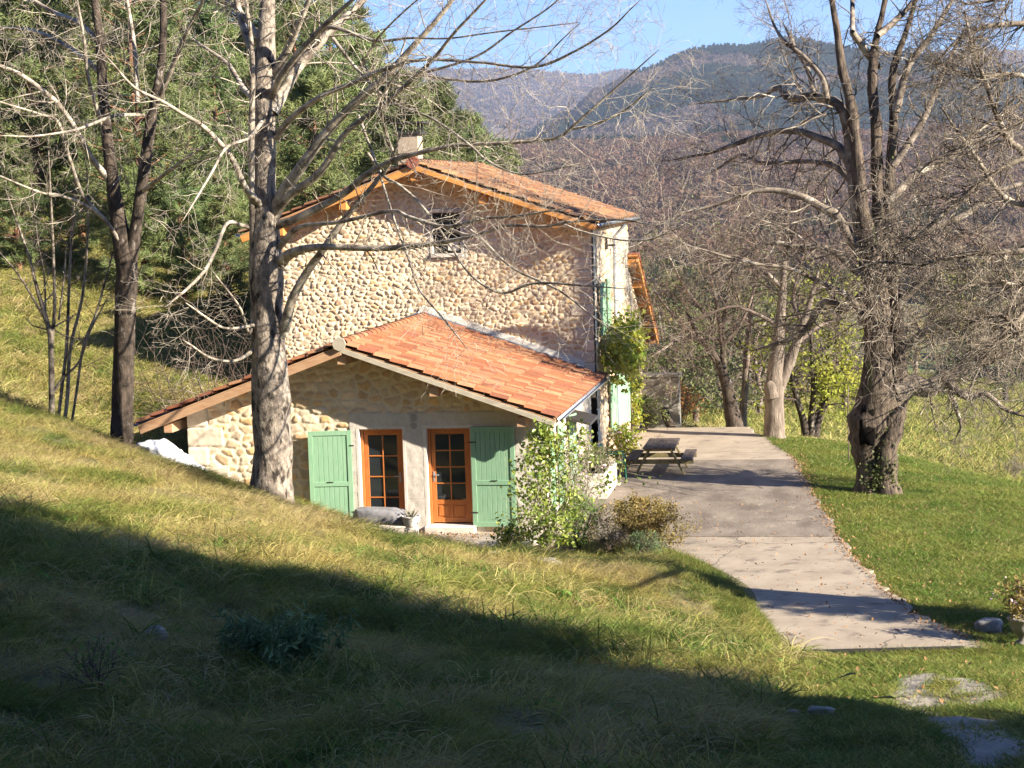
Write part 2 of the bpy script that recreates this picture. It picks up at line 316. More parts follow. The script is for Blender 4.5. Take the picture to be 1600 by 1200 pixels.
def zfar(x, y):
    x = np.asarray(x, float); y = np.asarray(y, float); D = np.hypot(x, y)
    az = np.arctan2(x, np.maximum(y, 1e-3)); az0 = math.atan2(RW[0] @ np.array([0, 0, -1.]), RW[1] @ np.array([0, 0, -1.]))
    px = 800+F*np.tan(np.clip(az-az0, -1.2, 1.2))
    ix = np.clip(np.interp(px, FX, np.arange(len(FX))), 0, len(FX)-1.001); iy = np.clip(np.interp(np.log(np.maximum(D, 1)), np.log(FD), np.arange(len(FD))), 0, len(FD)-1.001)
    i = ix.astype(int); j = iy.astype(int); fx = ix-i; fy = iy-j; fx = fx*fx*(3-2*fx); fy = np.where(j >= 6, fy*fy*(3-2*fy), fy)
    z = (FZ[i, j]*(1-fx)+FZ[i+1, j]*fx)*(1-fy)+(FZ[i, j+1]*(1-fx)+FZ[i+1, j+1]*fx)*fy
    am = np.clip((D-80)/2500, 0, 1)
    return z+am*(fbm(x/260, y/260, 3)-.48)*75*np.clip(am*2, .35, 1)
def gz(x, y):
    x = np.atleast_1d(np.asarray(x, float)); y = np.atleast_1d(np.asarray(y, float)); sh = x.shape; xf = x.ravel(); yf = y.ravel()
    z = np.zeros(len(xf)); near = (np.hypot(xf, yf) < 95)
    for s0 in range(0, len(xf), 40000):
        k = slice(s0, s0+40000); d2 = (xf[k, None]-CT[None, :, 0])**2+(yf[k, None]-CT[None, :, 1])**2
        z[k] = (.5*d2*np.log(d2+1e-12)) @ WT[:-3]+WT[-3]+WT[-2]*xf[k]+WT[-1]*yf[k]
    z = z + rough_mask(xf, yf)*((fbm(xf*.9, yf*.9, 5)-.47)*.28+(fbm(xf*.3, yf*.3, 9)-.47)*.35)
    D = np.hypot(xf-0, yf); t = np.clip(np.maximum((D-58)/32, (np.abs(xf+6)-26)/16), 0, 1); t = t*t*(3-2*t)
    return (z*(1-t)+zfar(xf, yf)*t).reshape(sh)
TE_R = [(2.3, 30.1), (1.3, 32.5), (.75, 35), (.3, 37.7), (.05, 39.8), (-.3, 43), (-.9, 49.2), (-1.03, 51.15), (-2.1, 56.2), (-2.65, 58.1)]
TE_L = [(-.97, 29.5), (-1.2, 31), (-1.55, 32.7), (-2.05, 34.6), (-2.7, 36.5), (-3.4, 38), (-4.2, 39.0), (-5.5, 39.8), (-6.2, 40.0), (-6.2, 51.15), (-6.2, 58.4)]
def terr_left(y): return np.interp(y, [p[1] for p in TE_L], [p[0] for p in TE_L])
def terr_right(y): return np.interp(y, [p[1] for p in TE_R], [p[0] for p in TE_R])
def in_terrace(x, y, m=0): return (y > 29.6-m+(x+1)*.16) & (y < 58.2+m) & (x > terr_left(y)-m) & (x < terr_right(y)+m)
def in_house(x, y): return (x > -15.0) & (x < -6.0) & (y > 48.5) & (y < 62.6) | (x > -14.25) & (x < -6.1) & (y > 40.5) & (y < 49)
def in_pave(x, y): return (x > -10.2+(40.5-y)*.5) & (x < -5.2) & (y > 38.6) & (y < 40.7)
def rough_mask(x, y):
    flat = np.where(in_terrace(x, y, .8) | in_pave(x, y), 0., 1.); lawn = (x > terr_right(np.clip(y, 30.1, 58)))*(y > 28)
    return flat*np.where(lawn, .12, 1.)*np.where((x > -1) & (y > 24), .35, 1.)*np.where(in_house(x, y), 0, 1)
# near ground sheet
def axis(a, b, fine0, fine1, st, grow):
    c = list(np.arange(fine0, fine1, st)); s = st; p = fine0
    while p > a: s *= grow; p -= s; c.insert(0, p)
    s = st; p = c[-1]
    while p < b: s *= grow; p += s; c.append(p)
    return np.array(c)
gx = axis(-95, 95, -22, 10, .22, 1.12); gy = axis(-25, 150, 10, 62, .25, 1.10)
GX, GY = np.meshgrid(gx, gy); GZ = gz(GX, GY); nx = len(gx); ny = len(gy)
i = np.arange(ny-1)[:, None]*nx+np.arange(nx-1)[None, :]; gq = np.stack([i, i+1, i+nx+1, i+nx], -1).reshape(-1, 4)
def track_w(x, y):   # bare dirt tracks coming up to the terrace
    c1 = .55+.045*(28.5-y)+.18*np.sin(y*.9); c2 = 2.35-.10*(28.5-y)+.15*np.sin(y*.7+1)
    a = np.exp(-((x-c1)/.48)**2)*np.clip((fbm(x*1.5, y*.8, 21)-.30)*4, 0, 1); b = np.exp(-((x-c2)/.45)**2)*np.clip((fbm(x*1.5, y*.9, 22)-.38)*4, 0, 1)
    return np.where((y < 29.6) & (y > 8), np.clip(a+b, 0, 1), 0)
lawn = ((GX > terr_right(np.clip(GY, 30.1, 58))) & (GY > 29.6) & (GY < 66)).astype(float); lawn = lawn*np.clip(1-(-.9-GZ)/1.2, 0, 1)
tr = np.clip(track_w(GX, GY)*1.4-(fbm(GX*5, GY*4, 77)-.3)*1.6, 0, 1); meadow = np.clip((GY-60)/10, 0, 1)*(GX > -8)
base = np.array([.13, .12, .05])[None, None]*(1-fbm(GX*.7, GY*.7, 31)[..., None]*.5)+fbm(GX*.25, GY*.25, 32)[..., None]*np.array([.10, .085, .035])
base = base*(1-lawn[..., None])+lawn[..., None]*np.array([.06, .12, .015])
base = base*(1-meadow[..., None])+meadow[..., None]*(np.array([.17, .20, .06])*(1-fbm(GX*.1, GY*.1, 40)[..., None]*.9)+fbm(GX*.13, GY*.13, 41)[..., None]*np.array([.30, .23, .13]))
base = base*(1-tr[..., None])+tr[..., None]*np.array([.33, .29, .23])
edge = (in_terrace(GX, GY, .16) & ~in_terrace(GX, GY, 0) | in_pave(GX, GY)); base = np.where(edge[..., None], np.array([.10, .065, .04]), base)
M['ground'] = mat('ground', (.7, .7, .7), (1, 1, 1), scale=6, rough=.95, bump=.04, bscale=10, attr=True)
tag(link('ground', npmesh('ground', np.stack([GX, GY, GZ-.03], -1).reshape(-1, 3), [gq], M['ground'], smooth=True, col=base.reshape(-1, 3))), kind='structure')
# far hills: polar sheet
az0 = math.atan2(RW[0] @ np.array([0, 0, -1.]), RW[1] @ np.array([0, 0, -1.]))
azs = np.concatenate([np.linspace(-1.15, -.42, 40), np.linspace(-.41, .25, 520), np.linspace(.26, 1.15, 40)])+az0*0
ds = np.exp(np.linspace(np.log(88), np.log(6200), 420)); A_, D_ = np.meshgrid(azs, ds); HX = np.sin(A_)*D_; HY = np.cos(A_)*D_; HZ = zfar(HX, HY)-.6-(D_ < 120)*.6
na = len(azs); i = np.arange(len(ds)-1)[:, None]*na+np.arange(na-1)[None, :]; hq = np.stack([i, i+1, i+na+1, i+na], -1).reshape(-1, 4)
hn = fbm(HX/60, HY/60, 50); hm = np.clip((fbm(HX/90, HY/130, 51)-.45)*6, 0, 1)[..., None]
hc = (np.array([.135, .16, .055])*(1-hm)+np.array([.18, .14, .08])*hm)*(.7+.6*fbm(HX/7, HY/12, 55)[..., None])
mid = np.clip((D_-420)/300, 0, 1)[..., None]; hc = hc*(1-mid)+mid*(np.array([.13, .09, .06])*(1-hm)+np.array([.17, .10, .065])*hm)
shelf = (np.clip(1-np.abs(D_-1650)/170, 0, 1)*np.clip((hn-.25)*4, 0, 1))[..., None]; hc = hc*(1-shelf)+shelf*np.array([.17, .17, .08])
M['hills'] = mat('hills', (.75, .75, .75), (1, 1, 1), scale=.02, rough=1, bump=2.0, bscale=.12, attr=True)
tag(link('hills', npmesh('hills', np.stack([HX, HY, HZ], -1).reshape(-1, 3), [hq], M['hills'], smooth=True, col=hc.reshape(-1, 3))), kind='structure')
# ------------------------------------------------------------------ terrace
def slab(name, L, Rr, z0, z1, m):
    n = len(L); V = [(x, y, z1) for x, y in L]+[(x, y, z1) for x, y in Rr]+[(x, y, z0) for x, y in L]+[(x, y, z0) for x, y in Rr]
    Q = []
    for i in range(n-1): Q += [(i, n+i, n+i+1, i+1), (2*n+i, i, i+1, 2*n+i+1), (n+i, 3*n+i, 3*n+i+1, n+i+1)]
    Q += [(0, 2*n, 3*n, n), (n-1, 2*n-1, 4*n-1, 3*n-1)]
    return tag(link(name, npmesh(name, V, [np.array(Q)], m)), kind='structure')
def strip(y0, y1, k, skew0=0, wob=.05):
    ys = np.linspace(y0, y1, k); L = []; Rr = []
    for i_, y in enumerate(ys):
        t = i_/(k-1); a = terr_left(y)+.03*math.sin(y*3.1)+R_.normal(0, wob*.8); b = terr_right(y)+.04*math.sin(y*2.3)+R_.normal(0, wob*.8)
        L.append((a, y-skew0*(1-t))); Rr.append((b, y+skew0*(1-t)))
    return L, Rr
L_, R2 = strip(29.9, 39.78, 50, .3); slab('terrace', L_, R2, -.25, 0, M['terrace_near'])
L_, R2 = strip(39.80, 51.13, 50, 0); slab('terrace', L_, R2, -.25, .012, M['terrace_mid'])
L_, R2 = strip(51.15, 58.2, 30, 0, .1); slab('terrace', L_, R2, -.25, .004, M['terrace_near'])
slab('pavement', [(-10.1, 40.55), (-9.7, 39.7), (-8.9, 39.0), (-7.7, 38.8), (-6.5, 38.9)][::-1], [(-10.05, 40.6), (-9.5, 40.6), (-8.5, 40.6), (-7.2, 40.6), (-6.0, 40.6)][::-1], -.2, -.02, M['paving'])
b = MB(); b.beam((-.9, 29.62, .03), (1.9, 30.02, .03), .05, .07)
tag(b.build('drain_strip', M['iron'], bevel=0), 'long thin black rubber drain strip lying across the near end of the concrete terrace', 'drain strip')
# ------------------------------------------------------------------ the farmhouse
house = tag(empty('stone_farmhouse', (-10.4, 48.6, 0)), 'stone farmhouse with red tiled gable roofs and green shutters beside the terrace', 'house')
HL = Vector((-10.4, 48.6, 0)); house_inv = Matrix.Translation(-HL)
def hpart(o): o.parent = house; o.matrix_parent_inverse = house_inv; return o
SL = .36
def cells(U, V, cu, cv, seed):
    """nearest jittered cell: F1, F2, id"""
    ci = np.floor(U/cu); cj = np.floor(V/cv); best = np.full(U.shape, 9e9); sec = np.full(U.shape, 9e9); bid = np.zeros(U.shape)
    for a in (-2, -1, 0, 1, 2):
        for c in (-1, 0, 1):
            i_ = ci+a; j_ = cj+c; off = (np.mod(j_, 2))*.5
            px = (i_+off+.5+(hash2(i_, j_, seed)-.5)*.75)*cu; py = (j_+.5+(hash2(i_, j_, seed+1)-.5)*.6)*cv
            wgt = .6+.8*hash2(i_, j_, seed+3); d = np.hypot((U-px)/cu, (V-py)/cv*1.0)/wgt; idd = hash2(i_, j_, seed+2)
            nb = d < best; sec = np.where(nb, best, np.minimum(sec, d)); bid = np.where(nb, idd, bid); best = np.where(nb, d, best)
    return best, sec, bid
PAL = np.array([(.50, .40, .28), (.60, .50, .37), (.42, .33, .24), (.54, .38, .20), (.50, .44, .36), (.62, .56, .46), (.48, .34, .22), (.44, .37, .29)])
def stone_sheet(name, P0, ud, nd, W, H, step, inside, special, cu, cv, seed, relief=.04, mortar=(.74, .62, .44)):
    """relief masonry: u along ud, v up, displaced along nd. special(u,v)->(mask, colour, height)"""
    nu = int(W/step)+1; nv = int(H/step)+1; U, V = np.meshgrid(np.linspace(0, W, nu), np.linspace(0, H, nv))
    wu = U+(fbm(U*3, V*3, seed+7)-.47)*.20+(fbm(U*11, V*11, seed+17)-.47)*.06; wv = V+(fbm(U*3, V*3, seed+8)-.47)*.14+(fbm(U*11, V*11, seed+18)-.47)*.06
    f1, f2, idd = cells(wu, wv, cu, cv, seed); e = np.clip((f2-f1)*3.6-.36, 0, 1); e2 = e*e*(3-2*e)
    dome = np.sqrt(np.clip(1-(f1*1.15)**2, 0, 1)); h = e2*(.6+.4*dome)*(.4+.8*((idd*13.7) % 1))*relief*.8+(fbm(U*14, V*14, seed+9)-.47)*.016
    c = np.array((1.28, 1.16, 1.0))*PAL[(idd*len(PAL)).astype(int) % len(PAL)]*(.86+.34*((idd*7.31) % 1))[..., None]; c = c*.9+np.array(mortar)*.1; c = c*(.85+.3*fbm(U*18, V*18, seed+4))[..., None]
    col = c*e2[..., None]+np.array(mortar)*(1-e2[..., None])
    if special:
        m_, cc, hh = special(U, V); col = np.where(m_[..., None] > 0, cc, col); h = np.where(m_ > 0, hh, h)
    P0 = np.array(P0, float); ud = np.array(ud, float); nd = np.array(nd, float)
    P = P0+U[..., None]*ud+V[..., None]*np.array([0, 0, 1.])+h[..., None]*nd
    q = np.arange(nv-1)[:, None]*nu+np.arange(nu-1)[None, :]; q = np.stack([q, q+1, q+nu+1, q+nu], -1)
    uc = (U[:-1, :-1]+U[1:, 1:])/2; vc = (V[:-1, :-1]+V[1:, 1:])/2; keep = inside(uc, vc); q = q[keep]
    used = np.unique(q); mp = np.zeros(nu*nv, int); mp[used] = np.arange(len(used))
    o = link(name, npmesh(name, P.reshape(-1, 3)[used], [mp[q]], M['stone'], smooth=True, col=col.reshape(-1, 3)[used])); return hpart(o)
def quoin(U, V, u0, sgn, seed, wmin=.35, wmax=.62, bh=.42):
    k = np.floor(V/bh); wd = np.where(np.mod(k, 2) == 0, wmin, wmax)+hash2(k, k*0, seed)*.12; du = (U-u0)*sgn; fv = V/bh-k
    m_ = (du >= 0) & (du < wd); ed = np.minimum(np.minimum(fv, 1-fv)*bh, wd-du); ee = np.clip(ed/.03, 0, 1)
    c = np.array([.74, .63, .48])*(.85+.25*hash2(k, k*0+3, seed))[..., None]*(.85+.3*fbm(U*9, V*9, seed))[..., None]; c = c*ee[..., None]+np.array([.58, .50, .40])*(1-ee[..., None])
    return m_, c, ee*.035+(fbm(U*10, V*10, seed+5)-.47)*.02
# main gable wall (front) Y=48.6, x -14.9..-6.05
XL, XR, YM = -14.9, -6.05, 48.6
RX = -10.47
def roof_z(x, zr): return zr-SL*abs(x-RX)
def sp_main(U, V):
    x = XL+U; z = V+2.0
    m2, c2, h2 = quoin(U, V, XR-XL, -1, 11, .25, .5, .30); m2 = m2.astype(float)
    w1 = (x > -10.32) & (x < -9.28) & (z > 5.62) & (z < 6.98)
    pl = w1; c = np.where(pl[..., None], np.array([.45, .41, .36])*(.9+.2*fbm(U*8, V*8, 3))[..., None], c2); h = np.where(pl, .012, h2)
    fl = (np.abs(z-(4.36-SL*np.abs(x-RX)))<.10) & (x < -6.3) & (x > -10.6); c = np.where(fl[..., None], np.array([.72, .66, .56]), c); h = np.where(fl, .03+.01*fbm(U*9, V*9, 2), h)
    return np.where(pl | fl, 1., m2), c, h
stone_sheet('wall', (XL, YM, 2.0), (1, 0, 0), (0, -1, 0), XR-XL, 6.2, .02,
            lambda U, V: (V+2.0 < 8.02-SL*np.abs(XL+U-RX)) & ~((XL+U > -10.17) & (XL+U < -9.43) & (V+2 > 5.8) & (V+2 < 6.85)), sp_main, .175, .115, 100, .034, (.82, .69, .48))
# right facade of main house + rear wing, seen at a grazing angle
def sp_fac(U, V):
    m2, c2, h2 = quoin(U, V, 0, 1, 15, .25, .5, .30); Y = YM+U
    wh = (Y > 53.6) & ((fbm(U*1.2, V*1.2, 61) > .46)); c = np.where(wh[..., None], np.array([.44, .385, .31])*(.9+.2*fbm(U*6, V*6, 62))[..., None], c2)
    return np.where(wh, 1., m2.astype(float)), c, np.where(wh, .015+.02*fbm(U*7, V*7, 63), h2)
stone_sheet('wall', (XR, YM, -.1), (0, 1, 0), (1, 0, 0), 12.0, 6.6, .04,
            lambda U, V: (V-.1 < np.where(YM+U < 57.2, 6.35, 5.05-.5*(YM+U-57.2))) & ~((np.abs(YM+U-50.35) < .5) & (V > 3.65) & (V < 4.95)) & ~((np.abs(YM+U-52.2) < .55) & (V > .9) & (V < 2.25)), sp_fac, .28, .17, 130, .05, (.42, .35, .27))
# annex front wall Y=40.6, x -14.2..-6.2
AL, AR, YA = -14.2, -6.2, 40.6
D1 = (-10.30, -9.32, .12, 2.25); D2 = (-8.80, -7.82, .14, 2.26)
def sp_annex(U, V):
    x = AL+U; z = V-.3
    m2, c2, h2 = quoin(U, V, 0, 1, 17, .42, .82, .44); m2 = m2 & (z < 3.2)
    wob = (fbm(U*4, V*4, 70)-.47)*.14
    pl = ((x > -10.52+wob*.4) & (x < -6.72+wob) & (z < 2.62+wob*.5) & (z > 2.2)) | ((x > -9.36) & (x < -8.74) & (z <= 2.3)) | ((x > -10.52+wob*.4) & (x < -10.25) & (z <= 2.3)) | ((x > -7.86) & (x < -7.55+wob) & (z <= 2.3)) | ((x > -6.85+wob) & (z < 2.55))
    bit = (np.hypot((x+9.06)/.07, (z-2.49)/.08) < 1) | (np.hypot((x+9.06)/.07, (z-2.32)/.07) < 1)
    joint = (np.abs(x+9.06) < .10) & (z > 2.4) & (z < 2.62) | (np.abs(z-.72-wob*.1) < .008) & (x < -8.7)
    cp = np.array([.60, .54, .46])*(.84+.3*fbm(U*5, V*5, 71))[..., None]; cp = np.where(bit[..., None], np.array([.36, .32, .29]), cp); cp = np.where((joint & ~bit)[..., None], cp*.86, cp)
    hp = .03+(fbm(U*9, V*9, 72)-.47)*.014+bit*.01
    c = np.where(pl[..., None], cp, c2); h = np.where(pl, hp, h2); return np.where(pl, 1., m2.astype(float)), c, h
def in_d(x, z, d): return (x > d[0]) & (x < d[1]) & (z > d[2]-.05) & (z < d[3])
stone_sheet('wall', (AL, YA, -.3), (1, 0, 0), (0, -1, 0), AR-AL, 4.7, .0225,
            lambda U, V: (V-.3 < 4.03-SL*np.abs(AL+U-RX)) & ~in_d(AL+U, V-.3, D1) & ~in_d(AL+U, V-.3, D2), sp_annex, .29, .18, 160, .036)
def sp_side(U, V): return np.where(fbm(U*1.1, V*1.1, 80) > .42, 1., 0.), np.array([.52, .46, .38])*(.88+.24*fbm(U*6, V*6, 81))[..., None]*np.ones(U.shape+(1,)), .02+.02*fbm(U*7, V*7, 82)
stone_sheet('wall', (AR, YA, -.2), (0, 1, 0), (1, 0, 0), 8.0, 2.6, .04, lambda U, V: ~((np.abs(U-3.9) < .5) & (V < 2.2)) & ~((np.abs(U-1.15) < .35) & (V > .6) & (V < 2.1)), sp_side, .28, .17, 190, .05, (.50, .43, .34))
# hidden sides and backs, window/door reveals
b = MB(); b.box(XL-.02, XL+.3, YM+.02, 60.6, -1, 6.3); b.box(XL+.3, XR-.05, 60.3, 60.6, -1, 3.2); b.box(AL, AL+.3, YA+.03, YM, -1, 2.62)
b.box(AL+.3, AR-.3, YM-.02-.3, YM-.02, -.5, 2.6); b.box(XL+.3, XR-.3, 56.9, 57.15, 3, 6.3)
b.hexa([(XL+.3, 57.0, 6.3), (XR-.3, 57.0, 6.3), (XR-.3, 57.15, 6.3), (XL+.3, 57.15, 6.3), (RX-.2, 57.0, 7.9), (RX+.2, 57.0, 7.9), (RX+.2, 57.15, 7.9), (RX-.2, 57.15, 7.9)])
hpart(b.build('back_wall', M['plaster'], bevel=0))
b = MB(); b.box(AL+.1, AR-.1, YA+.05, YM-.4, -.35, -.2); hpart(b.build('interior_floor', M['wood_old'], bevel=0))
def reveal(d, dep=.30, yy=YA, m='plaster', z0=None):
    r = MB(); x0, x1, a0, a1 = d; y0 = yy-.034; t = .07
    r.box(x0-t, x0+.004, y0, yy+dep, a0-.05, a1+.004); r.box(x1-.004, x1+t, y0, yy+dep, a0-.05, a1+.004); r.box(x0-t, x1+t, y0+.002, yy+dep, a1, a1+.07); return hpart(r.build('reveal', M[m], bevel=.008))
reveal(D1); reveal(D2)
# doors: frame, glazing bars, panes, bottom panel
def glazed_door(d, panel, handle_side):
    x0, x1, z0, z1 = d; x0 += .006; x1 -= .006; y = YA+.14; f = MB(); z1 -= .004
    f.box(x0, x0+.06, y-.03, y+.06, z0, z1); f.box(x1-.06, x1, y-.03, y+.06, z0, z1); f.box(x0+.06, x1-.06, y-.03, y+.06, z1-.05, z1)
    a0, a1 = x0+.065, x1-.065; dz0 = z0+.02; dz1 = z1-.055; st = .095; pb = dz0+(.50 if panel else .12)
    f.box(a0, a0+st, y, y+.045, dz0, dz1); f.box(a1-st, a1, y, y+.045, dz0, dz1); f.box(a0+st, a1-st, y+.001, y+.044, dz1-.09, dz1); f.box(a0+st, a1-st, y+.001, y+.044, pb-.1, pb); f.box(a0+st, a1-st, y+.001, y+.044, dz0, dz0+.11)
    b0, b1 = a0+st, a1-st; g0, g1 = pb, dz1-.09; cx = (b0+b1)/2
    f.box(cx-.014, cx+.014, y-.003, y+.04, g0, g1)
    for k in (1, 2, 3):
        zz = g0+(g1-g0)*k/4; f.box(b0, cx-.014, y-.001, y+.038, zz-.013, zz+.013); f.box(cx+.014, b1, y-.001, y+.038, zz-.013, zz+.013)
    if panel:
        f.box(cx-.03, cx+.03, y+.002, y+.043, dz0+.11, pb-.1)
        for (q0, q1) in ((b0, cx-.03), (cx+.03, b1)): f.box(q0, q1, y+.018, y+.03, dz0+.11, pb-.1); f.box(q0+.035, q1-.035, y+.006, y+.018, dz0+.145, pb-.135)
    D = hpart(f.build('door', M['door_wood'], bevel=.004))
    p = MB()
    for k in range(4):
        for (q0, q1) in ((b0, cx-.014), (cx+.014, b1)):
            p.box(q0+.002, q1-.002, y+.02, y+.024, g0+(g1-g0)*k/4+.014, g0+(g1-g0)*(k+1)/4-.014)
    o = p.build('pane', M['glass'], bevel=0); o.parent = D
    hx = a0+st/2 if handle_side < 0 else a1-st/2; h = MB(); h.box(hx-.018, hx+.018, y-.012, y, z0+.93, z0+1.15); h.box(min(hx, hx-handle_side*.12), max(hx, hx-handle_side*.12), y-.05, y-.03, z0+1.06, z0+1.085)
    h.box(hx-.01, hx+.01, y-.05, y-.01, z0+1.06, z0+1.085); o = h.build('handle', M['zinc'], bevel=.003); o.parent = D
    return D
glazed_door(D1, False, 1); glazed_door(D2, True, -1)
b = MB(); b.box(-8.86, -7.74, YA-.26, YA+.2, -.12, .13); hpart(b.build('doorstep', M['plaster'], bevel=.02))
b = MB(); b.box(-10.36, -9.26, YA-.05, YA+.2, -.2, .10); hpart(b.build('doorstep', M['plaster'], bevel=.02))
# curtain and furniture behind the glass are hidden by the dark panes
# shutters with frame and sunk boards
def shutter(x0, z0, z1, wd, yaw, hinge, label=None, mid=.42, loc=None, boards=7):
    """local: hinge at origin, panel along +x*hinge"""
    s = MB(); t = .028; fr = .105
    s.box(0, fr, -t, 0, 0, z1-z0); s.box(wd-fr, wd, -t, 0, 0, z1-z0); H = z1-z0
    s.box(fr, wd-fr, -t, 0, H-fr, H); s.box(fr, wd-fr, -t, 0, 0, fr); s.box(fr, wd-fr, -t, 0, H*mid, H*mid+.10)
    bw = (wd-2*fr)/boards
    for k in range(boards): s.box(fr+k*bw+.003, fr+(k+1)*bw-.003, -.011, .008, .02, H-.02)
    if hinge < 0: s.xf(lambda v_: v_*np.array([-1, 1, 1]))
    o = s.build('shutter', M['shutter'], bevel=.004, label=label); c, sn = math.cos(yaw), math.sin(yaw)
    o.location = (x0, loc if loc is not None else YA-.05, z0); o.rotation_euler[2] = yaw; hpart(o)
    k = MB(); sg = hinge
    k.box(sg*wd*.52-.07, sg*wd*.52+.07, -.045, -.028, H*mid+.09, H*mid+.105)
    q = k.build('latch', M['iron'], bevel=0); q.parent = o
    for zz in (.3, H-.35):
        k = MB(); k.box(-.05, .12 if sg > 0 else .05, -.034, -.0285, zz, zz+.03); q = k.build('hinge', M['iron'], bevel=0); q.parent = o
    return o
shutter(-10.46, .12, 2.24, .96, math.radians(7), -1)
shutter(-7.80, .10, 2.29, .97, math.radians(-2.5), 1, loc=YA-.075)
# shutters on the long facade (folded back along +-Y)
def fshutter(y0, y1, z0, z1, x, tilt=0):
    s = MB(); H = z1-z0; W = y1-y0; t = .03
    for a, c in ((0, .09), (W-.09, W)): s.box(-t, 0, a, c, 0, H)
    for a, c in ((0, .09), (H*.45, H*.45+.09), (H-.09, H)): s.box(-t, 0, .09, W-.09, a, c)
    for k in range(4): bw = (W-.18)/4; s.box(-.02, -.008, .09+k*bw+.002, .09+(k+1)*bw-.002, .02, H-.02)
    s.xf(lambda v_: v_*np.array([-1, 1, 1])); o = s.build('shutter', M['shutter'], bevel=.004); o.location = (x, y0, z0); o.rotation_euler[2] = tilt; return hpart(o)
fshutter(49.15, 49.8, 3.55, 4.92, XR+.10, -.10); fshutter(50.95, 51.65, 3.6, 4.95, XR+.08, .0)
fshutter(51.0, 51.6, .75, 2.2, XR+.09, -.16); fshutter(52.85, 53.5, .8, 2.2, XR+.10, -.38)
fshutter(40.9, 41.35, .3, 2.1, AR+.06, -.05); fshutter(42.2, 42.7, .3, 2.1, AR+.06, -.1); fshutter(44.0, 44.0+.01+.5, 0.1, 2.1, AR+.06, -.2)
# windows: gable window with open casement, facade windows
w_ = MB(); x0, x1, z0, z1 = -10.17, -9.43, 5.8, 6.85; y = YM+.12
w_.box(x0, x0+.06, y-.03, y+.04, z0, z1); w_.box(x1-.06, x1, y-.03, y+.04, z0, z1); w_.box(x0+.06, x1-.06, y-.03, y+.04, z1-.06, z1); w_.box(x0+.06, x1-.06, y-.03, y+.04, z0, z0+.06); w_.box(-9.83, -9.77, y-.028, y+.038, z0+.06, z1-.06)
W1 = hpart(w_.build('window', M['iron'], bevel=.003)); p = MB(); p.box(x0+.06, -9.83, y, y+.006, z0+.06, z1-.06); p.box(-9.77, x1-.06, y, y+.006, z0+.06, z1-.06); o = p.build('pane', M['glass'], bevel=0); o.parent = W1
p = MB(); p.box(-10.22, -9.38, YM-.09, YM+.15, 5.70, 5.79); o = p.build('sill', M['plaster']); o.parent = W1
p = MB()
for a, c in ((x0-.07, x0+.003), (x1-.003, x1+.07)): p.box(a, c, YM-.03, YM+.2, z0-.01, z1+.07)
p.box(x0+.003, x1-.003, YM-.03, YM+.2, z1-.003, z1+.07); hpart(p.build('reveal', M['plaster'], bevel=.005))
for yc, zz0, zz1, hw, X in ((50.35, 3.55, 4.85, .5, XR), (52.2, .8, 2.15, .55, XR), (44.5, -.1, 2.0, .5, AR), (41.75, .4, 1.9, .35, AR)):
    q = MB(); q.box(X-.16, X-.10, yc-hw, yc-hw+.07, zz0, zz1); q.box(X-.16, X-.10, yc+hw-.07, yc+hw, zz0, zz1); q.box(X-.16, X-.10, yc-.03, yc+.03, zz0, zz1); q.box(X-.158, X-.102, yc-hw+.07, yc+hw-.07, zz1-.07, zz1); q.box(X-.158, X-.102, yc-hw+.07, yc+hw-.07, zz0, zz0+.07)
    WW = hpart(q.build('window', M['wood_old'], bevel=.003)); q = MB(); q.box(X-.135, X-.13, yc-hw+.02, yc+hw-.02, zz0+.02, zz1-.02); o = q.build('pane', M['glass'], bevel=0); o.parent = WW
p = MB(); p.box(-9.78, -9.50, YM+.02, YM+.05, 5.86, 6.18); o = p.build('casement', M['casement_glare'], bevel=.004, label='open casement leaf, painted pale for its reflections'); o.parent = W1  # pale colour stands in for reflections on the open casement
# ---- tiled roofs
def tiles(name, zr, side, Y0, Y1, run, tl=.385, tw=.235, seed=1, pal=None, ridge=None, sl=SL, xr=RX, axis_='x'):
    """one tiled slope; side +1 = right (+x)"""
    L = run/math.cos(math.atan(sl)); nr = int(round(L/tl)); tl = L/nr; nc = int(round((Y1-Y0)/tw)); tw = (Y1-Y0)/nc
    dn = nrm(np.array([side, 0, -sl])); up = nrm(np.array([side*sl, 0, 1.0])); k = 9; t = np.linspace(0, 1, k)
    prof = np.where(t < .45, -.012*np.sin(np.pi*t/.45)+.006, .062*np.sin(np.pi*(t-.45)/.55)**.8+.006); prof[0] = .008; prof[-1] = .0
    rs = np.random.RandomState(seed); V = []; Q = []; C = []; n0 = 0; org = np.array([xr, Y0, zr])
    for r in range(nr):
        for c in range(nc):
            a = tl*r-.06; e = tl*(r+1)+.012+rs.normal(0, .006); lift = rs.normal(0, .004); y = c*tw+rs.normal(0, .004)
            cc = pal[rs.randint(len(pal))]*(.85+.32*rs.rand())
            P = []
            for s_, h0 in ((a, -.012), (e, .030), (e, .006)):
                for q in range(k): P.append(org+dn*s_+up*(prof[q]+h0+lift)+np.array([0, y+t[q]*tw*1.02, 0]))
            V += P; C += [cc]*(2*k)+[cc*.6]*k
            for q in range(k-1): Q += [(n0+q, n0+q+1, n0+k+q+1, n0+k+q), (n0+k+q, n0+k+q+1, n0+2*k+q+1, n0+2*k+q)]
            n0 += 3*k
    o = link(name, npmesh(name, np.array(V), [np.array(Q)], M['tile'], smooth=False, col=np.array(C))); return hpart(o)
PT = [np.array(c)*(.63, .57, .48) for c in ((.52, .22, .115), (.58, .27, .14), (.62, .33, .18), (.50, .20, .11), (.60, .31, .19), (.66, .38, .23), (.45, .19, .12))]
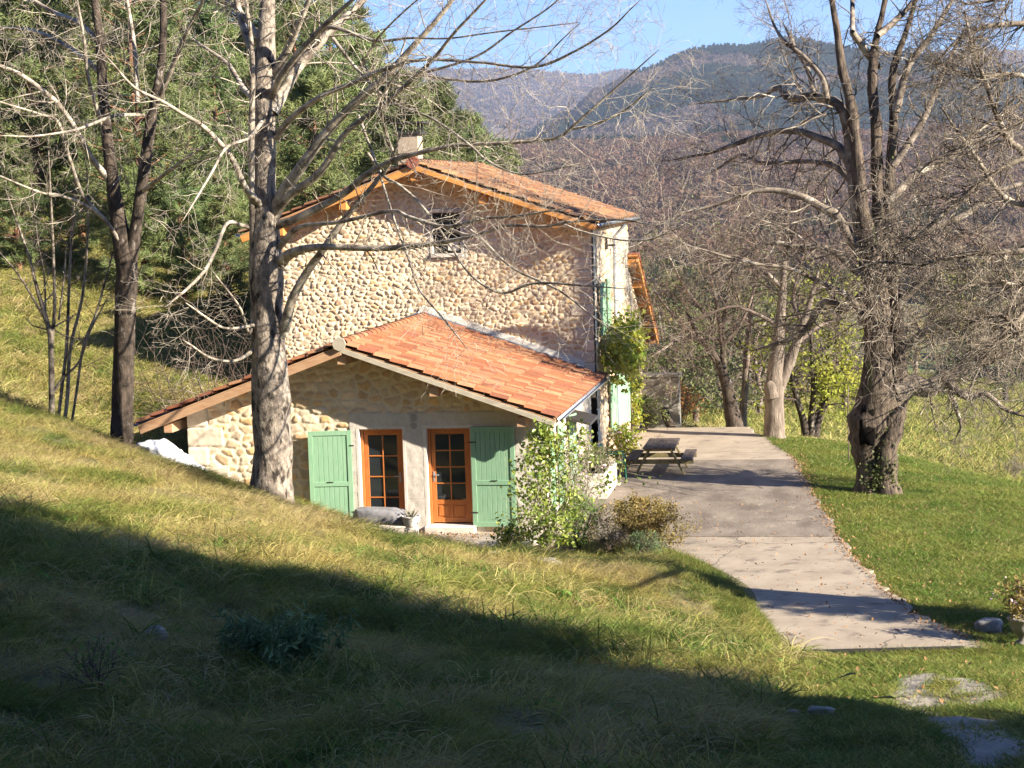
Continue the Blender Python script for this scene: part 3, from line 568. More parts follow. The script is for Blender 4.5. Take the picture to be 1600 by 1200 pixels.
PTR = [np.array(c)*np.array((.72, .80, .70)) for c in ((.42, .17, .09), (.50, .22, .11), (.36, .15, .09), (.54, .27, .14), (.44, .23, .14), (.30, .17, .12))]
HW = 4.63
ra = tiles('roof', 4.20, 1, 39.89, 48.95, HW+.04, seed=3, pal=PT); rb = tiles('roof', 4.20, -1, 39.89, 48.5, HW+.04, seed=4, pal=PT)
rc = tiles('roof', 8.15, 1, 47.89, 57.6, HW+.04, seed=5, pal=PTR); rd = tiles('roof', 8.15, -1, 47.89, 57.6, HW+.04, seed=6, pal=PTR)
def deckrafters(zr, Y0, Y1, boards, cl, cr, wall_front):
    # deck
    for sd in (1, -1):
        d = MB(); z0 = zr-.045
        P = [(RX, Y0+.03, z0-.035), (RX+sd*HW, Y0+.03, z0-.035-SL*HW), (RX+sd*HW, Y1-.03, z0-.035-SL*HW), (RX, Y1-.03, z0-.035)]; P2 = [(a, c, e+.03) for a, c, e in P]; d.hexa(P+P2); hpart(d.build('roof_deck', M['wood_old'], bevel=0))
        d = MB(); m_ = cr if sd > 0 else cl; dep = .17 if sd < 0 else .11
        a = np.array([RX, Y0+.06, zr-.09-dep/2]); e = np.array([RX+sd*(HW-.02), Y0+.06, zr-.09-dep/2-SL*(HW-.02)]); d.beam(a, e, .07, dep)
        hpart(d.build('bargeboard', M[m_], bevel=.006))
    # rafters under the eaves, visible ends
    for sd in (1, -1):
        d = MB(); y = Y0+.7
        while y < Y1-.2:
            a = np.array([RX+sd*3.6, y, zr-.15-SL*3.6]); e = np.array([RX+sd*(HW-.04), y, zr-.15-SL*(HW-.04)]); d.beam(a, e, .07, .12); y += .55
        hpart(d.build('rafter', M['wood_old'], bevel=0))
    for xx in boards:
        d = MB(); zz = zr-.30-SL*abs(xx-RX)-.06; d.box(xx-.10, xx+.10, Y0+.12, Y0+1.2, zz-.11, zz+.10); hpart(d.build('purlin', M[cl if cl != 'wood_pale' else 'wood_old'], bevel=.008))
deckrafters(4.20, 39.89, 48.6, (RX-.0, RX+2.0, RX+3.88, RX-3.98), 'wood_old', 'wood_pale', YA)
deckrafters(8.15, 47.89, 57.6, (RX, RX+1.75, RX+3.6, RX-1.9, RX-3.6), 'wood_orange', 'wood_orange', YM)
def ridge_tiles(zr, Y0, Y1, parent, pal, step=.4, rad=.12):
    V = []; Q = []; C = []; n0 = 0; k = 8; y = Y0
    while y < Y1:
        cc = pal[R_.randint(len(pal))]*(.85+.3*R_.rand())
        for s_, r in ((y-.02, rad*1.05), (y+step+.02, rad*.92)):
            for q in range(k+1):
                th = math.pi*q/k; V.append((RX+r*1.25*math.cos(th), s_, zr-.03+r*.9*math.sin(th))); C.append(cc)
        V.append((RX, y-.02, zr-.03)); C.append(cc*.5)
        for q in range(k): Q.append((n0+q, n0+q+1, n0+k+1+q+1, n0+k+1+q))
        n0 += 2*(k+1)+1; y += step
    o = link('ridge', npmesh('ridge', V, [np.array(Q)], M['tile'], smooth=True, col=np.array(C))); o.parent = parent; return o
for o_, args in ((ra, (4.22, 40.02, 48.5)), (rc, (8.17, 48.02, 57.5))):
    o = ridge_tiles(args[0], args[1], args[2], o_, PT if o_ is ra else PTR)
    o.matrix_parent_inverse = Matrix.Identity(4); o.parent = house; o.matrix_parent_inverse = house_inv
def disc(name, x, y, z, r, m, n=8, th=.05):
    bmx = bmesh.new(); bmesh.ops.create_cone(bmx, segments=n, radius1=r, radius2=r, depth=th, cap_ends=True); me = bpy.data.meshes.new(name); bmx.to_mesh(me); bmx.free(); me.materials.append(m)
    o = link(name, me); o.location = (x, y, z); o.rotation_euler[0] = math.pi/2; return hpart(o)
disc('ridge_cap', RX, 39.86, 4.19, .15, M['wood_pale'], 8); M['cap'] = mat('cap', (.30, .10, .06), rough=.8); disc('ridge_cap', RX, 47.86, 8.15, .16, M['cap'], 12)
# zinc flashing where the annex roof meets the gable
b = MB(); b.beam((RX+.1, YM-.10, 4.30-SL*.1), (-6.3, YM-.10, 4.30-SL*(RX+6.3)*-1), .10, .05); b.beam((RX-.1, YM-.10, 4.30), (-14.2, YM-.10, 4.30-SL*3.7), .10, .05); hpart(b.build('flashing', M['zinc'], bevel=.004))
# gutters and downpipe
def gutter(x, z, y0, y1, r=.07, name='gutter'):
    k = 8; V = []; Q = []
    for s_ in (y0, y1):
        for rr in (r, r-.012):
            for q in range(k+1): th = math.pi+math.pi*q/k; V.append((x+rr*math.cos(th), s_, z+rr*math.sin(th)))
    n = k+1
    for q in range(k): Q += [(q, q+1, 2*n+q+1, 2*n+q), (n+q+1, n+q, 3*n+q, 3*n+q+1), (q+1, q, n+q, n+q+1), (2*n+q, 2*n+q+1, 3*n+q+1, 3*n+q)]
    return hpart(link(name, npmesh(name, V, [np.array(Q)], M['zinc'], smooth=True)))
gutter(RX+HW+.09, 4.20-SL*HW-.02, 40.0, 48.9); gutter(RX+HW+.09, 8.15-SL*HW-.03, 48.0, 57.6); gutter(RX-HW-.09, 4.20-SL*HW-.02, 40.0, 48.6); gutter(RX-HW-.09, 8.15-SL*HW-.03, 48.0, 57.6)
T = Tubes(); T.add([(XR+.45, 52.6, 6.35), (XR+.12, 52.6, 6.0), (XR+.11, 52.6, 4.5), (XR+.11, 52.6, 2.5), (XR+.11, 52.6, .1)], [.045]*5, 8); hpart(T.build('downpipe', M['zinc']))
b = MB(); b.box(XR, XR+.28, 51.4, 51.46, 5.78, 5.84); b.box(XR, XR+.08, 51.38, 51.48, 5.7, 6.0); hpart(b.build('bracket', M['iron'], bevel=.003))
# chimney
M['chimney_render'] = mat('chimney_render', (.36, .28, .20), (.46, .37, .27), scale=5, rough=.9, bump=.01)
b = MB(); b.box(-11.33, -10.77, 50.0, 50.6, 7.6, 8.92); ch = b.build('chimney', M['chimney_render'], bevel=.01); ch.parent = house; ch.matrix_parent_inverse = house_inv
b = MB(); b.box(-11.40, -10.66, 49.95, 50.65, 8.92, 8.98)
for xx in (-11.33, -10.78):
    for yy in (50.03, 50.53): b.box(xx, xx+.05, yy, yy+.05, 8.98, 9.2)
b.box(-11.48, -10.58, 49.9, 50.7, 9.2, 9.25); o = b.build('chimney_cap', M['iron'], bevel=.003); o.parent = ch
# rear wing lean-to roof, falling away from the camera, with projecting purlins
def z_r(y): return 5.30-.5*(y-57.0)
b = MB(); b.hexa([(XL, 56.9, z_r(56.9)-.04), (-5.70, 56.9, z_r(56.9)-.04), (-5.70, 62.9, z_r(62.9)-.04), (XL, 62.9, z_r(62.9)-.04), (XL, 56.9, z_r(56.9)), (-5.70, 56.9, z_r(56.9)), (-5.70, 62.9, z_r(62.9)), (XL, 62.9, z_r(62.9))]); hpart(b.build('roof_deck', M['wood_orange'], bevel=0))
b = MB(); b.hexa([(XL, 56.9, z_r(56.9)+.0), (-5.68, 56.9, z_r(56.9)+.0), (-5.68, 63, z_r(63)+.0), (XL, 63, z_r(63)+.0), (XL, 56.9, z_r(56.9)+.07), (-5.66, 56.9, z_r(56.9)+.07), (-5.66, 63, z_r(63)+.07), (XL, 63, z_r(63)+.07)]); hpart(b.build('roof', M['cap'], bevel=.01))
b = MB(); b.beam((-5.74, 56.95, z_r(56.95)-.12), (-5.74, 62.95, z_r(62.95)-.12), .07, .17); hpart(b.build('bargeboard', M['wood_orange']))
for yy in (57.05, 58.4, 59.75, 61.1, 62.5):
    b = MB(); b.box(-7.2, -5.78, yy-.09, yy+.09, z_r(yy)-.31, z_r(yy)-.06); hpart(b.build('purlin', M['wood_orange'], bevel=.008))
# small awning slab over the annex side door
b = MB(); b.hexa([(AR, 43.8, 2.02), (AR+.62, 43.8, 1.88), (AR+.62, 45.3, 1.88), (AR, 45.3, 2.02), (AR, 43.8, 2.10), (AR+.60, 43.8, 1.94), (AR+.60, 45.3, 1.94), (AR, 45.3, 2.10)]); hpart(b.build('awning', M['iron'], bevel=.01))
# ------------------------------------------------------------------ things around the house
def blob(name, pts_fn, m, n=24, parent=None, loc=(0, 0, 0), sm=True):
    """closed lumpy body from a function of the unit sphere"""
    k = n; th = np.linspace(0, np.pi, k//2+1)[:, None]; ph = (np.arange(k)*2*np.pi/k)[None, :]
    X = np.sin(th)*np.cos(ph); Y = np.sin(th)*np.sin(ph); Z = np.cos(th)*np.ones_like(ph); P = pts_fn(X, Y, Z)
    i = np.arange(k//2)[:, None]*k; j = np.arange(k)[None, :]; q = np.stack([i+j, i+k+j, i+k+(j+1) % k, i+(j+1) % k], -1).reshape(-1, 4)
    o = link(name, npmesh(name, P.reshape(-1, 3), [q], m, smooth=sm), parent); o.location = [float(a) for a in loc]; return o
def rockfn(sx, sy, sz, seed, am=.5, fl=0):
    def f(X, Y, Z):
        n = 1+am*(fbm(X*1.6+5, Y*1.6+Z*1.1+5, seed)-.47)*2; n = n+am*.4*(fbm(X*5+Z*3, Y*5+Z*3, seed+3)-.47)
        p = np.stack([X, Y, Z], -1); p = np.sign(p)*np.abs(p)**(.75); return p*n[..., None]*np.array([sx, sy, sz])
    return f
def gzs(x, y): return float(gz(x, y)[0])
# picnic table (top and benches run along Y), benches left and right
tb = tag(empty('picnic_table', (-4.45, 49.2, .0)), 'weathered wooden picnic table with attached benches standing on the terrace', 'picnic table')
TL = 1.85
b = MB()
for k in range(5): x = -.40+k*.165; b.box(x, x+.155, -TL/2, TL/2, .70, .745)
b.build('tabletop', M['table_wood'], tb)
for sx in (-1, 1):
    b = MB()
    for k in range(2): x = sx*.70-.15+k*.155; b.box(x, x+.145, -TL/2, TL/2, .40, .445)
    b.build('bench_seat', M['table_wood'], tb)
for sy in (-1, 1):
    yy = sy*TL*.32
    for sx in (-1, 1):
        b = MB(); b.beam((sx*.26, yy, .69), (sx*.62, yy, .0), .05, .12, up=(0, 1, 0)); b.build('leg', M['table_leg'], tb)
    b = MB(); b.box(-.86, .86, yy+.03, yy+.07, .27, .39); b.box(-.40, .40, yy+.03, yy+.07, .60, .695); b.build('crossbeam', M['table_leg'], tb)
# green plastic garden chair left of the table
def plastic_chair(x, y, rz):
    c = tag(empty('garden_chair', (x, y, .012), rz), 'dark green plastic garden armchair between the house wall and the picnic table', 'chair')
    b = MB(); b.hexa([(-.23, -.22, .40), (.23, -.22, .41), (.21, .22, .38), (-.21, .22, .38), (-.24, -.23, .43), (.24, -.23, .44), (.22, .23, .41), (-.22, .23, .41)]); b.build('seat', M['chair'], c, .02)
    b = MB()
    for k in range(5): xx = -.19+k*.095; b.hexa([(xx-.032, .20, .42), (xx+.032, .20, .42), (xx+.032, .23, .42), (xx-.032, .23, .42), (xx-.036, .33, .88), (xx+.036, .33, .88), (xx+.036, .355, .88), (xx-.036, .355, .88)])
    b.box(-.24, .24, .325, .36, .86, .93); b.build('backrest', M['chair'], c, .01)
    for sx in (-1, 1):
        T = Tubes(); T.add([(sx*.26, -.25, .0), (sx*.25, -.23, .42), (sx*.26, -.20, .64)], [.024, .026, .022], 6); T.build('leg', M['chair'], c)
        T = Tubes(); T.add([(sx*.25, .30, .0), (sx*.22, .22, .42)], [.024, .026], 6); T.build('leg', M['chair'], c)
        b = MB(); b.beam((sx*.265, -.24, .655), (sx*.235, .30, .68), .055, .025); b.build('armrest', M['chair'], c, .006)
plastic_chair(-5.52, 47.9, math.radians(100))
# raised planter
pl = tag(empty('raised_planter', (-5.8, 45.9, 0)), 'low rendered concrete planter box built against the house wall, full of plants', 'planter')
b = MB(); b.box(-.42, .42, -1.15, -1.05, -.1, .60); b.box(.34, .42, -1.05, 1.15, -.1, .598); b.box(-.42, .34, 1.05, 1.15, -.1, .60); b.build('planter_wall', M['plaster'], pl, .015)
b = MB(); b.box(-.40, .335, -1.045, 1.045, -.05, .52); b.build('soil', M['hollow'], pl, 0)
# block of cut stone and white rubble bag by the annex corner
p = at(222, 716, 41.2); blk = blob('stone_block', rockfn(.26, .2, .20, 5, .12), M['rock'], 16, loc=p)
M['block'] = mat('block', (.66, .58, .38), (.74, .66, .46), scale=6, rough=.9, bump=.01); blk.data.materials[0] = M['block']
tag(blk, 'pale yellowish block of cut stone lying on the grass left of the white sack', 'stone block')
def bagfn(X, Y, Z):
    n = 1+.30*(fbm(X*2.2+9, Y*2.2+Z*2, 33)-.47)*2+.20*np.abs(fbm(X*5, Y*5+Z*5, 36)-.47)*2
    return np.stack([X*.72*n, Y*.40*n, np.where(Z > -.5, Z, -.5)*(.34-.08*X)*n-.20*X], -1)
p = at(280, 733, 39.8); bag = blob('rubble_bag', bagfn, M['bag'], 48, loc=p); tag(bag, 'crumpled white plastic sack lying on the slope at the annex corner', 'sack')
bag.rotation_euler[1] = math.radians(10); bag.scale = (1.25, 1.25, 1.2)
# long grey covered bench/stone beside the first glazed door
def tarpfn(X, Y, Z):
    n = 1+.10*(fbm(X*3+4, Y*3+Z*3, 43)-.47)*2; sx = np.sign(X)*np.abs(X)**.6; sz = np.where(Z > -.2, np.sign(Z)*np.abs(Z)**.55, -.4)
    return np.stack([sx*.60*n, np.sign(Y)*np.abs(Y)**.7*.26*n, (sz*.24-.05*X)*n], -1)
M['tarp'] = mat('tarp', (.15, .15, .155), (.26, .25, .25), scale=5, rough=.55, bump=.012, bscale=8)
p = at(595, 810, 39.6); tp = blob('covered_trough', tarpfn, M['tarp'], 40, loc=p); tag(tp, 'long low object under a wrinkled dark grey tarpaulin in front of the left glazed door', 'tarpaulin cover')
# white pot with spiky plant
p = at(643, 832, 39.4); pt = tag(empty('flower_pot', p), 'squat white flower pot on a small stand with a spiky aloe between the two doors', 'flower pot')
def lathe(name, prof, m, parent=None, n=20, loc=None):
    V = []; Q = []
    for r, z in prof:
        for k in range(n): V.append((r*math.cos(2*math.pi*k/n), r*math.sin(2*math.pi*k/n), z))
    for i_ in range(len(prof)-1):
        for k in range(n): Q.append((i_*n+k, i_*n+(k+1) % n, (i_+1)*n+(k+1) % n, (i_+1)*n+k))
    o = link(name, npmesh(name, V, [np.array(Q)], m, smooth=True), parent)
    if loc is not None: o.location = loc
    return o
lathe('pot', [(.0, .10), (.10, .10), (.15, .16), (.18, .26), (.185, .32), (.20, .33), (.20, .36), (.175, .36), (.165, .30), (0, .29)], M['pot'], pt)
b = MB()
for sx in (-1, 1):
    for sy in (-1, 1): b.box(sx*.11-.02, sx*.11+.02, sy*.11-.02, sy*.11+.02, -.06, .10)
b.box(-.14, .14, -.14, .14, .075, .10); b.build('stand', M['pot'], pt)
V = []; Q = []
for k in range(16):
    a = R_.rand()*6.28; le = .16+.12*R_.rand(); o_ = np.array([math.cos(a), math.sin(a), 0]); s_ = np.array([-math.sin(a), math.cos(a), 0])*.02; n0 = len(V)
    V += [o_*.02+(0, 0, .30)-s_, o_*.02+(0, 0, .30)+s_, o_*le*.6+(0, 0, .30+le*.5)+s_*.8, o_*le*.6+(0, 0, .30+le*.5)-s_*.8, o_*le+(0, 0, .30+le*.75)]
    Q += [(n0, n0+1, n0+2), (n0, n0+2, n0+3), (n0+3, n0+2, n0+4)]
link('aloe', npmesh('aloe', V, [np.array(Q)], M['leaf_grey']), pt)
# rocks
def rock(px, py, Y, s, label, seed, m='rock'):
    p = at(px, py, Y); o = blob('rock', rockfn(s[0], s[1], s[2], seed), M[m], 20, loc=(p[0], p[1], gzs(p[0], p[1])+s[2]*.35)); return tag(o, label, 'rock')
def ground_hit(px, py):
    r = RW @ np.array([(px-800)/F, (600-py)/F, -1]); t = np.linspace(9, 110, 3000); P = CAM+r*t[:, None]/r[1]; d = P[:, 2]-gz(P[:, 0], P[:, 1]); k = np.argmax(d < 0); return P[k] if d[k] < 0 else P[-1]
def rk(px, py, s, label, seed, m='rock'):
    p = ground_hit(px, py); o = blob('rock', rockfn(s[0], s[1], s[2], seed), M[m], 20, loc=(p[0], p[1], p[2]+s[2]*.3)); return tag(o, label, 'rock')
rk(242, 998, (.14, .09, .10), 'small pale pointed rock half hidden in the shaded long grass', 11)
rk(1185, 1108, (.13, .08, .03), 'flat pale stone in the shade left of the dirt track', 12)
rk(1238, 1118, (.08, .07, .04), 'brownish stone right beside the flat pale stone in the shade', 13)
rk(1282, 1116, (.11, .08, .05), 'broad buff stone at the left edge of the dirt track', 14)
rk(1012, 885, (.16, .12, .10), 'grey stone at the foot of the brown bush by the terrace', 15)
rk(850, 884, (.30, .16, .10), 'rough grey edging stone under the leafy shrub in front of the annex', 16)
rk(775, 872, (.22, .14, .09), 'small grey edging stone at the rim of the paved strip', 17)
# post, stake, wall ruin, log, urn, lamp
p = ground_hit(1326, 720); T = Tubes(); T.add([p-(0, 0, .2), p+(0, 0, 1.3), p+(.02, 0, 2.0)], [.018, .016, .012], 6); tag(T.build('garden_stake', M['twig_dark']), 'thin upright wooden stake in the grass left of the hollow tree', 'stake')
p = ground_hit(1400, 737); lp = tag(empty('garden_light', p), 'small dark garden light on a spike beside the hollow tree trunk', 'garden light')
T = Tubes(); T.add([(0, 0, -.1), (0, 0, .36)], [.035, .035], 8); T.build('post', M['iron'], lp); lathe('lamp_head', [(0, .36), (.055, .37), (.06, .42), (.07, .44), (.02, .48), (0, .48)], M['zinc'], lp, 12)
wl = tag(empty('garden_wall', (-5.6, 60.5, 0)), 'old grey stone garden wall with a low pillar beyond the far end of the house', 'wall')
b = MB(); b.box(-.5, .75, -.25, .25, -.6, 1.35); o = b.build('wall', M['rock'], wl, .03)
b = MB(); b.box(-.55, .8, -.3, .3, 1.35, 1.45); b.build('coping', M['rock'], wl, .02)
T = Tubes(); a = at(1037, 640, 59.3); e = at(1050, 670, 58.8); T.add([a, (a+e)/2, e], [.13, .15, .14], 8); tag(T.build('log', M['bark_dark'], jit=.15), 'dark leaning log at the corner of the garden wall', 'log')
p = at(1598, 1000, 30.6); ur = tag(empty('flower_urn', (p[0], p[1], gzs(p[0], p[1])), 0), 'grey stone urn planted with pale pink flowers at the right end of the terrace', 'flower urn')
lathe('urn', [(0, 0), (.12, 0), (.12, .04), (.06, .07), (.07, .12), (.16, .20), (.20, .30), (.21, .38), (.24, .40), (.24, .43), (.19, .43), (.17, .36), (0, .35)], M['rock'], ur, 20)
P = np.array([(.13*R_.normal(), .13*R_.normal(), .45+.55*R_.rand()) for _ in range(160)]); leaf_mesh('foliage', P, .07, M['leaf_rust'], ur, per=5, spreadr=.05)
leaf_mesh('flower', P[P[:, 2] > .6][:50]*1.25-np.array([0, 0, .15]), .05, M['petal'], ur, per=4, spreadr=.012)['kind'] = 'stuff'
rk(1545, 985, (.22, .18, .14), 'rounded stone coloured dark for its shade on the lawn beside the urn', 19, 'tarp')  # darker material puts the lawn's shade into the stone's colour
# ------------------------------------------------------------------ shrubs and climbers
def shrub(name, base, h, rx, ry, nst, nleaf, size, leafm, stem='twig_dark', label='', cat='shrub', flower=None, per=5, shape=1.0, low=.12, aspect=.65, loc=None, droop=0):
    base = np.asarray(base, float); r = tag(empty(name, base), label, cat); T = Tubes(); tips = []
    for k in range(nst):
        a = R_.rand()*6.28; d = np.array([math.cos(a)*rx*.5, math.sin(a)*ry*.5, h*.8]); 
        branchlet(T, np.array([R_.normal(0, .05)*rx, R_.normal(0, .05)*ry, -.05]), nrm(d), h*(.7+.3*R_.rand()), .016*(h/2)**.5+.004, 0, 2, .02, .14, 5, tips, spread=.8, rmin=.003)
    T.build('stems', M[stem], r)
    n = nleaf; ph = R_.rand(n)*6.28; u_ = R_.rand(n)**.45; z = low+(1-low)*R_.rand(n); prof = np.sin(np.clip(z*1.05, 0, 1)*np.pi)**.5*.85+.15
    lump = .7+.6*vnoise(ph*2, z*6, 77); P = np.stack([np.cos(ph)*rx*u_*prof*lump, np.sin(ph)*ry*u_*prof*lump, z*h], 1)
    keep = vnoise(P[:, 0]*5+9, P[:, 2]*5+P[:, 1]*5, 78) > .34; P = P[keep]
    if tips:
        tp_ = np.array(tips); tp_ = tp_[R_.randint(len(tp_), size=min(len(tp_), n//2))]; P = np.concatenate([P, tp_])
    leaf_mesh('foliage', P, size, M[leafm], r, per=per, spreadr=size*.8, aspect=aspect, droop=droop)
    if flower: leaf_mesh('flower', P[R_.randint(len(P), size=60)], .05, M[flower], r, per=4, spreadr=.015)['kind'] = 'stuff'
    return r
def gp(px, py): p = ground_hit(px, py); return p
p = gp(822, 888); shrub('rose_shrub', (p[0]-.55, 37.6, gzs(p[0]-.55, 37.6)), 2.6, .68, .55, 9, 460, .095, 'leaf_shrub', 'twig_light', 'tall leafy shrub with glossy green and yellow leaves in front of the annex corner', per=5)
p = at(780, 870, 38.3); shrub('small_bush', at(800, 872, 38.0), .7, .45, .4, 5, 160, .07, 'leaf_shrub', label='low green bush spreading at the foot of the tall leafy shrub', cat='bush')
shrub('mint_plant', (-5.25, 38.45, 0), 1.05, .5, .42, 9, 330, .06, 'leaf_green', label='bright light green bushy plant right of the tall leafy shrub', cat='plant', per=5, aspect=.4)
shrub('brown_bush', (-3.95, 38.3, .0), 1.05, 1.15, .7, 16, 900, .045, 'leaf_rust', 'wood_log', 'rust brown dried bush at the left edge of the terrace', 'bush', per=9, shape=.8, low=.05)
shrub('lavender_bush', (-3.75, 37.3, .05), .5, .38, .35, 14, 200, .05, 'leaf_blue', 'twig_dark', 'dark blue grey lavender bush in front of the rust brown bush', 'bush', per=8, aspect=.25)
shrub('dry_bush', (-4.5, 37.6, .1), .5, .5, .4, 14, 200, .05, 'leaf_grey', 'twig_dark', 'low grey dried bush left of the lavender bush', 'bush', per=5, aspect=.3)
shrub('climbing_rose', (-5.75, 42.9, .0), 1.75, .40, 1.0, 8, 300, .055, 'leaf_grey', 'twig_light', 'straggly grey green climbing rose with pink flowers against the annex side wall', 'climber', flower='petal', per=4)
shrub('planter_plant', (-5.75, 45.9, .5), .55, .33, .95, 10, 260, .055, 'leaf_dark', label='mixed green plants filling the raised planter', cat='plant', per=6)
shrub('potted_plant', (-5.55, 50.6, .0), .95, .4, .5, 8, 200, .09, 'leaf_vine', label='leafy green potted plant beyond the green garden chair', cat='plant', flower='petal', per=4)
shrub('wall_bush', at(1012, 668, 57.9), .9, .6, .5, 8, 240, .07, 'leaf_dark', label='dark green bush at the far corner of the house beside the garden wall', cat='bush')
shrub('orange_bush', at(1062, 662, 62.5), 1.3, 1.0, .6, 12, 300, .06, 'leaf_orange', label='orange autumn bush in the meadow behind the garden wall', cat='bush', per=4)
# vine on the facade: trunk up the wall and a big leafy clump between the floors
vn = tag(empty('grape_vine', (-5.8, 54.6, 0)), 'big climbing vine with green and yellow leaves hanging on the long house wall', 'climber'); T = Tubes()
limb(T, [(0, 0, -.05), (.05, -.2, .9), (-.02, -.5, 1.8), (.1, -1.8, 2.5), (.15, -4.2, 2.8)], [.05, .045, .04, .035, .02]); limb(T, [(.02, -.4, 1.6), (.1, .5, 2.2), (.1, 1.4, 2.4)], [.03, .025, .015])
for k in range(40):
    branchlet(T, np.array([.1, -2.5-3.0*R_.rand(), 2.6+.4*R_.rand()]), nrm(np.array([.8, R_.normal(0, .5), -.1])), .9, .012, 1, 2, -.05, .2, 3)
T.build('stems', M['twig_dark'], vn)
n = 1500; c_ = np.stack([R_.rand(n)**.8*.7, -4.6+R_.normal(0, .8, n), 3.15+R_.normal(0, .36, n)], 1); c_[:, 2] -= np.clip(c_[:, 0]-.3, 0, 1)*.35*R_.rand(n)
k = vnoise(c_[:, 1]*2.3+3, c_[:, 2]*2.3, 90) > .30; c2_ = np.stack([R_.rand(160)*.25, R_.normal(0, .3, 160), .6+R_.rand(160)*1.9], 1)
leaf_mesh('foliage', np.concatenate([c_[k], c2_]), .13, M['leaf_vine'], vn, per=3, spreadr=.10, up=.5, aspect=.8, droop=.6)
# blue-green plant and seed heads in the shaded foreground
p = gp(440, 1040); r = tag(empty('spurge_plant', p), 'large clump of drooping blue green leaves in the shaded foreground grass', 'plant'); T = Tubes(); P = []
for k in range(46):
    a = R_.rand()*6.28; d = np.array([math.cos(a)*.6, math.sin(a)*.4, 1.0]); L = .35+.3*R_.rand(); b0 = np.array([R_.normal(0, .28), R_.normal(0, .22), 0]); q = [b0+nrm(d)*L*t for t in (0, .33, .66, 1)]; T.add(q, [.006]*4, 4)
    for t in np.linspace(.35, 1, 9): P.append(b0+nrm(d)*L*t)
T.build('stems', M['leaf_blue'], r); leaf_mesh('foliage', P, .13, M['leaf_blue'], r, per=5, spreadr=.03, aspect=.2, droop=.9)
T = Tubes()
for px, py in ((130, 1060), (100, 1075), (175, 1085), (250, 1080), (60, 1090), (1010, 1120), (860, 1110), (1250, 1110), (480, 1185), (510, 1190), (700, 1180), (360, 1150), (300, 1190), (560, 1170), (15, 1150)):
    for m_ in range(2):
        b0 = gp(px+R_.randint(-20, 20), min(1195, py+20)); d = np.array([.35+.5*R_.rand(), R_.normal(0, .3), 1.0]); q = [b0+(0, 0, -.05)]
        for k in range(6): d = nrm(d+np.array([.12, 0, -.10])); q.append(q[-1]+d*.13)
        T.add(q, np.linspace(.004, .002, 7), 3); T.add([q[-2], q[-1], q[-1]+d*.06+(0, 0, -.02)], [.003, .011, .003], 4)
tag(T.build('wild_oat_stalks', M['grass_straw']), kind='stuff')
p = gp(165, 1085); shrub('bramble', p, .55, .4, .25, 5, 60, .04, 'leaf_green', label='thin arching sprig with small bright green leaves in the shaded left foreground', cat='plant', per=2)
# ------------------------------------------------------------------ trees
def tr_pts(pts, Y, dY=None):
    """limb traced on the photo, given its own depth; returns world points and radii"""
    P = []; r = []
    for k, q in enumerate(pts):
        y = Y+(dY[k] if dY is not None else (q[3] if len(q) > 3 else 0)); p = at(q[0], q[1], y); P.append(p); r.append(q[2]/2/F*np.linalg.norm(p-CAM))
    return P, r
def traced(T, pts, Y, n=None, drift=0):
    P, r = tr_pts([(q[0], q[1], q[2], (q[3] if len(q) > 3 else drift*k/(len(pts)-1))) for k, q in enumerate(pts)], Y)
    P = [p+R_.normal(0, .25, 3)*ra*(0 if i_ == 0 or ra > .1 else 1) for i_, (p, ra) in enumerate(zip(P, r))]; e = P[-1]+(P[-1]-P[-2])*.5; P.append(e); r.append(min(r[-1]*.4, .006)); return limb(T, P, r, n or len(pts)*5)
def bare_tree(name, base, label, cat='tree', group=None): return tag(empty(name, base), label, cat, group)
def put(T, name, m, parent, jit=0):
    o = T.build(name, M[m], None, jit); o.parent = parent; o.matrix_parent_inverse = Matrix.Translation(-parent.location); return o
def add_lobes(o, lobes):
    pass
# --- T1: grey trunk in front of the annex
Y1 = 37.5
t1 = bare_tree('bare_tree', at(425, 778, Y1), 'tall bare tree with a thick pale grey trunk in front of the stone annex')
T = Tubes(); tr1, rr1 = traced(T, [(421, 800, 92), (423, 775, 76), (425, 740, 64), (427, 700, 62), (424, 650, 62), (424, 620, 64), (420, 560, 56), (417, 480, 52), (416, 430, 56), (414, 380, 50), (414, 340, 46), (413, 280, 36), (414, 200, 34), (412, 140, 36), (414, 100, 34), (416, 50, 28), (418, 0, 24), (420, -80, 18), (425, -220, 8)], Y1, 60)
put(T, 'trunk', 'bark_grey', t1, .07)
T = Tubes(); LB = []
def L1(pts, drift=0): LB.append(traced(T, pts, Y1, drift=drift)); return LB[-1]
L1([(398, 440, 14), (395, 380, 11), (393, 300, 10), (395, 180, 10), (392, 80, 8), (382, -20, 6), (375, -90, 4)], -1)
L1([(428, 335, 24), (443, 300, 20), (470, 262, 17), (507, 209, 15), (550, 165, 13), (600, 122, 12), (640, 79, 10), (690, 22, 8), (740, -45, 5)], -1.5)
L1([(425, 175, 22), (445, 140, 18), (471, 98, 16), (530, 39, 12), (566, 0, 10), (620, -60, 6)], 1)
L1([(428, 118, 16), (450, 70, 12), (475, 20, 9), (500, -40, 6)], -1)
L1([(405, 110, 14), (385, 50, 12), (372, 0, 10), (360, -60, 7)], 1)
L1([(420, 160, 12), (445, 112, 11), (499, 47, 9), (555, -5, 6)], -1.5)
L1([(424, 340, 16), (455, 305, 13), (499, 270, 12), (538, 209, 9), (597, 165, 8), (640, 128, 7), (680, 90, 6), (711, 51, 5), (759, 0, 4), (790, -40, 3)], -3)
L1([(430, 215, 13), (459, 181, 9), (505, 150, 8), (550, 130, 8), (600, 108, 7), (660, 93, 6), (750, 97, 5), (833, 104, 5), (892, 83, 4), (951, 47, 3), (985, 15, 2)], -4)
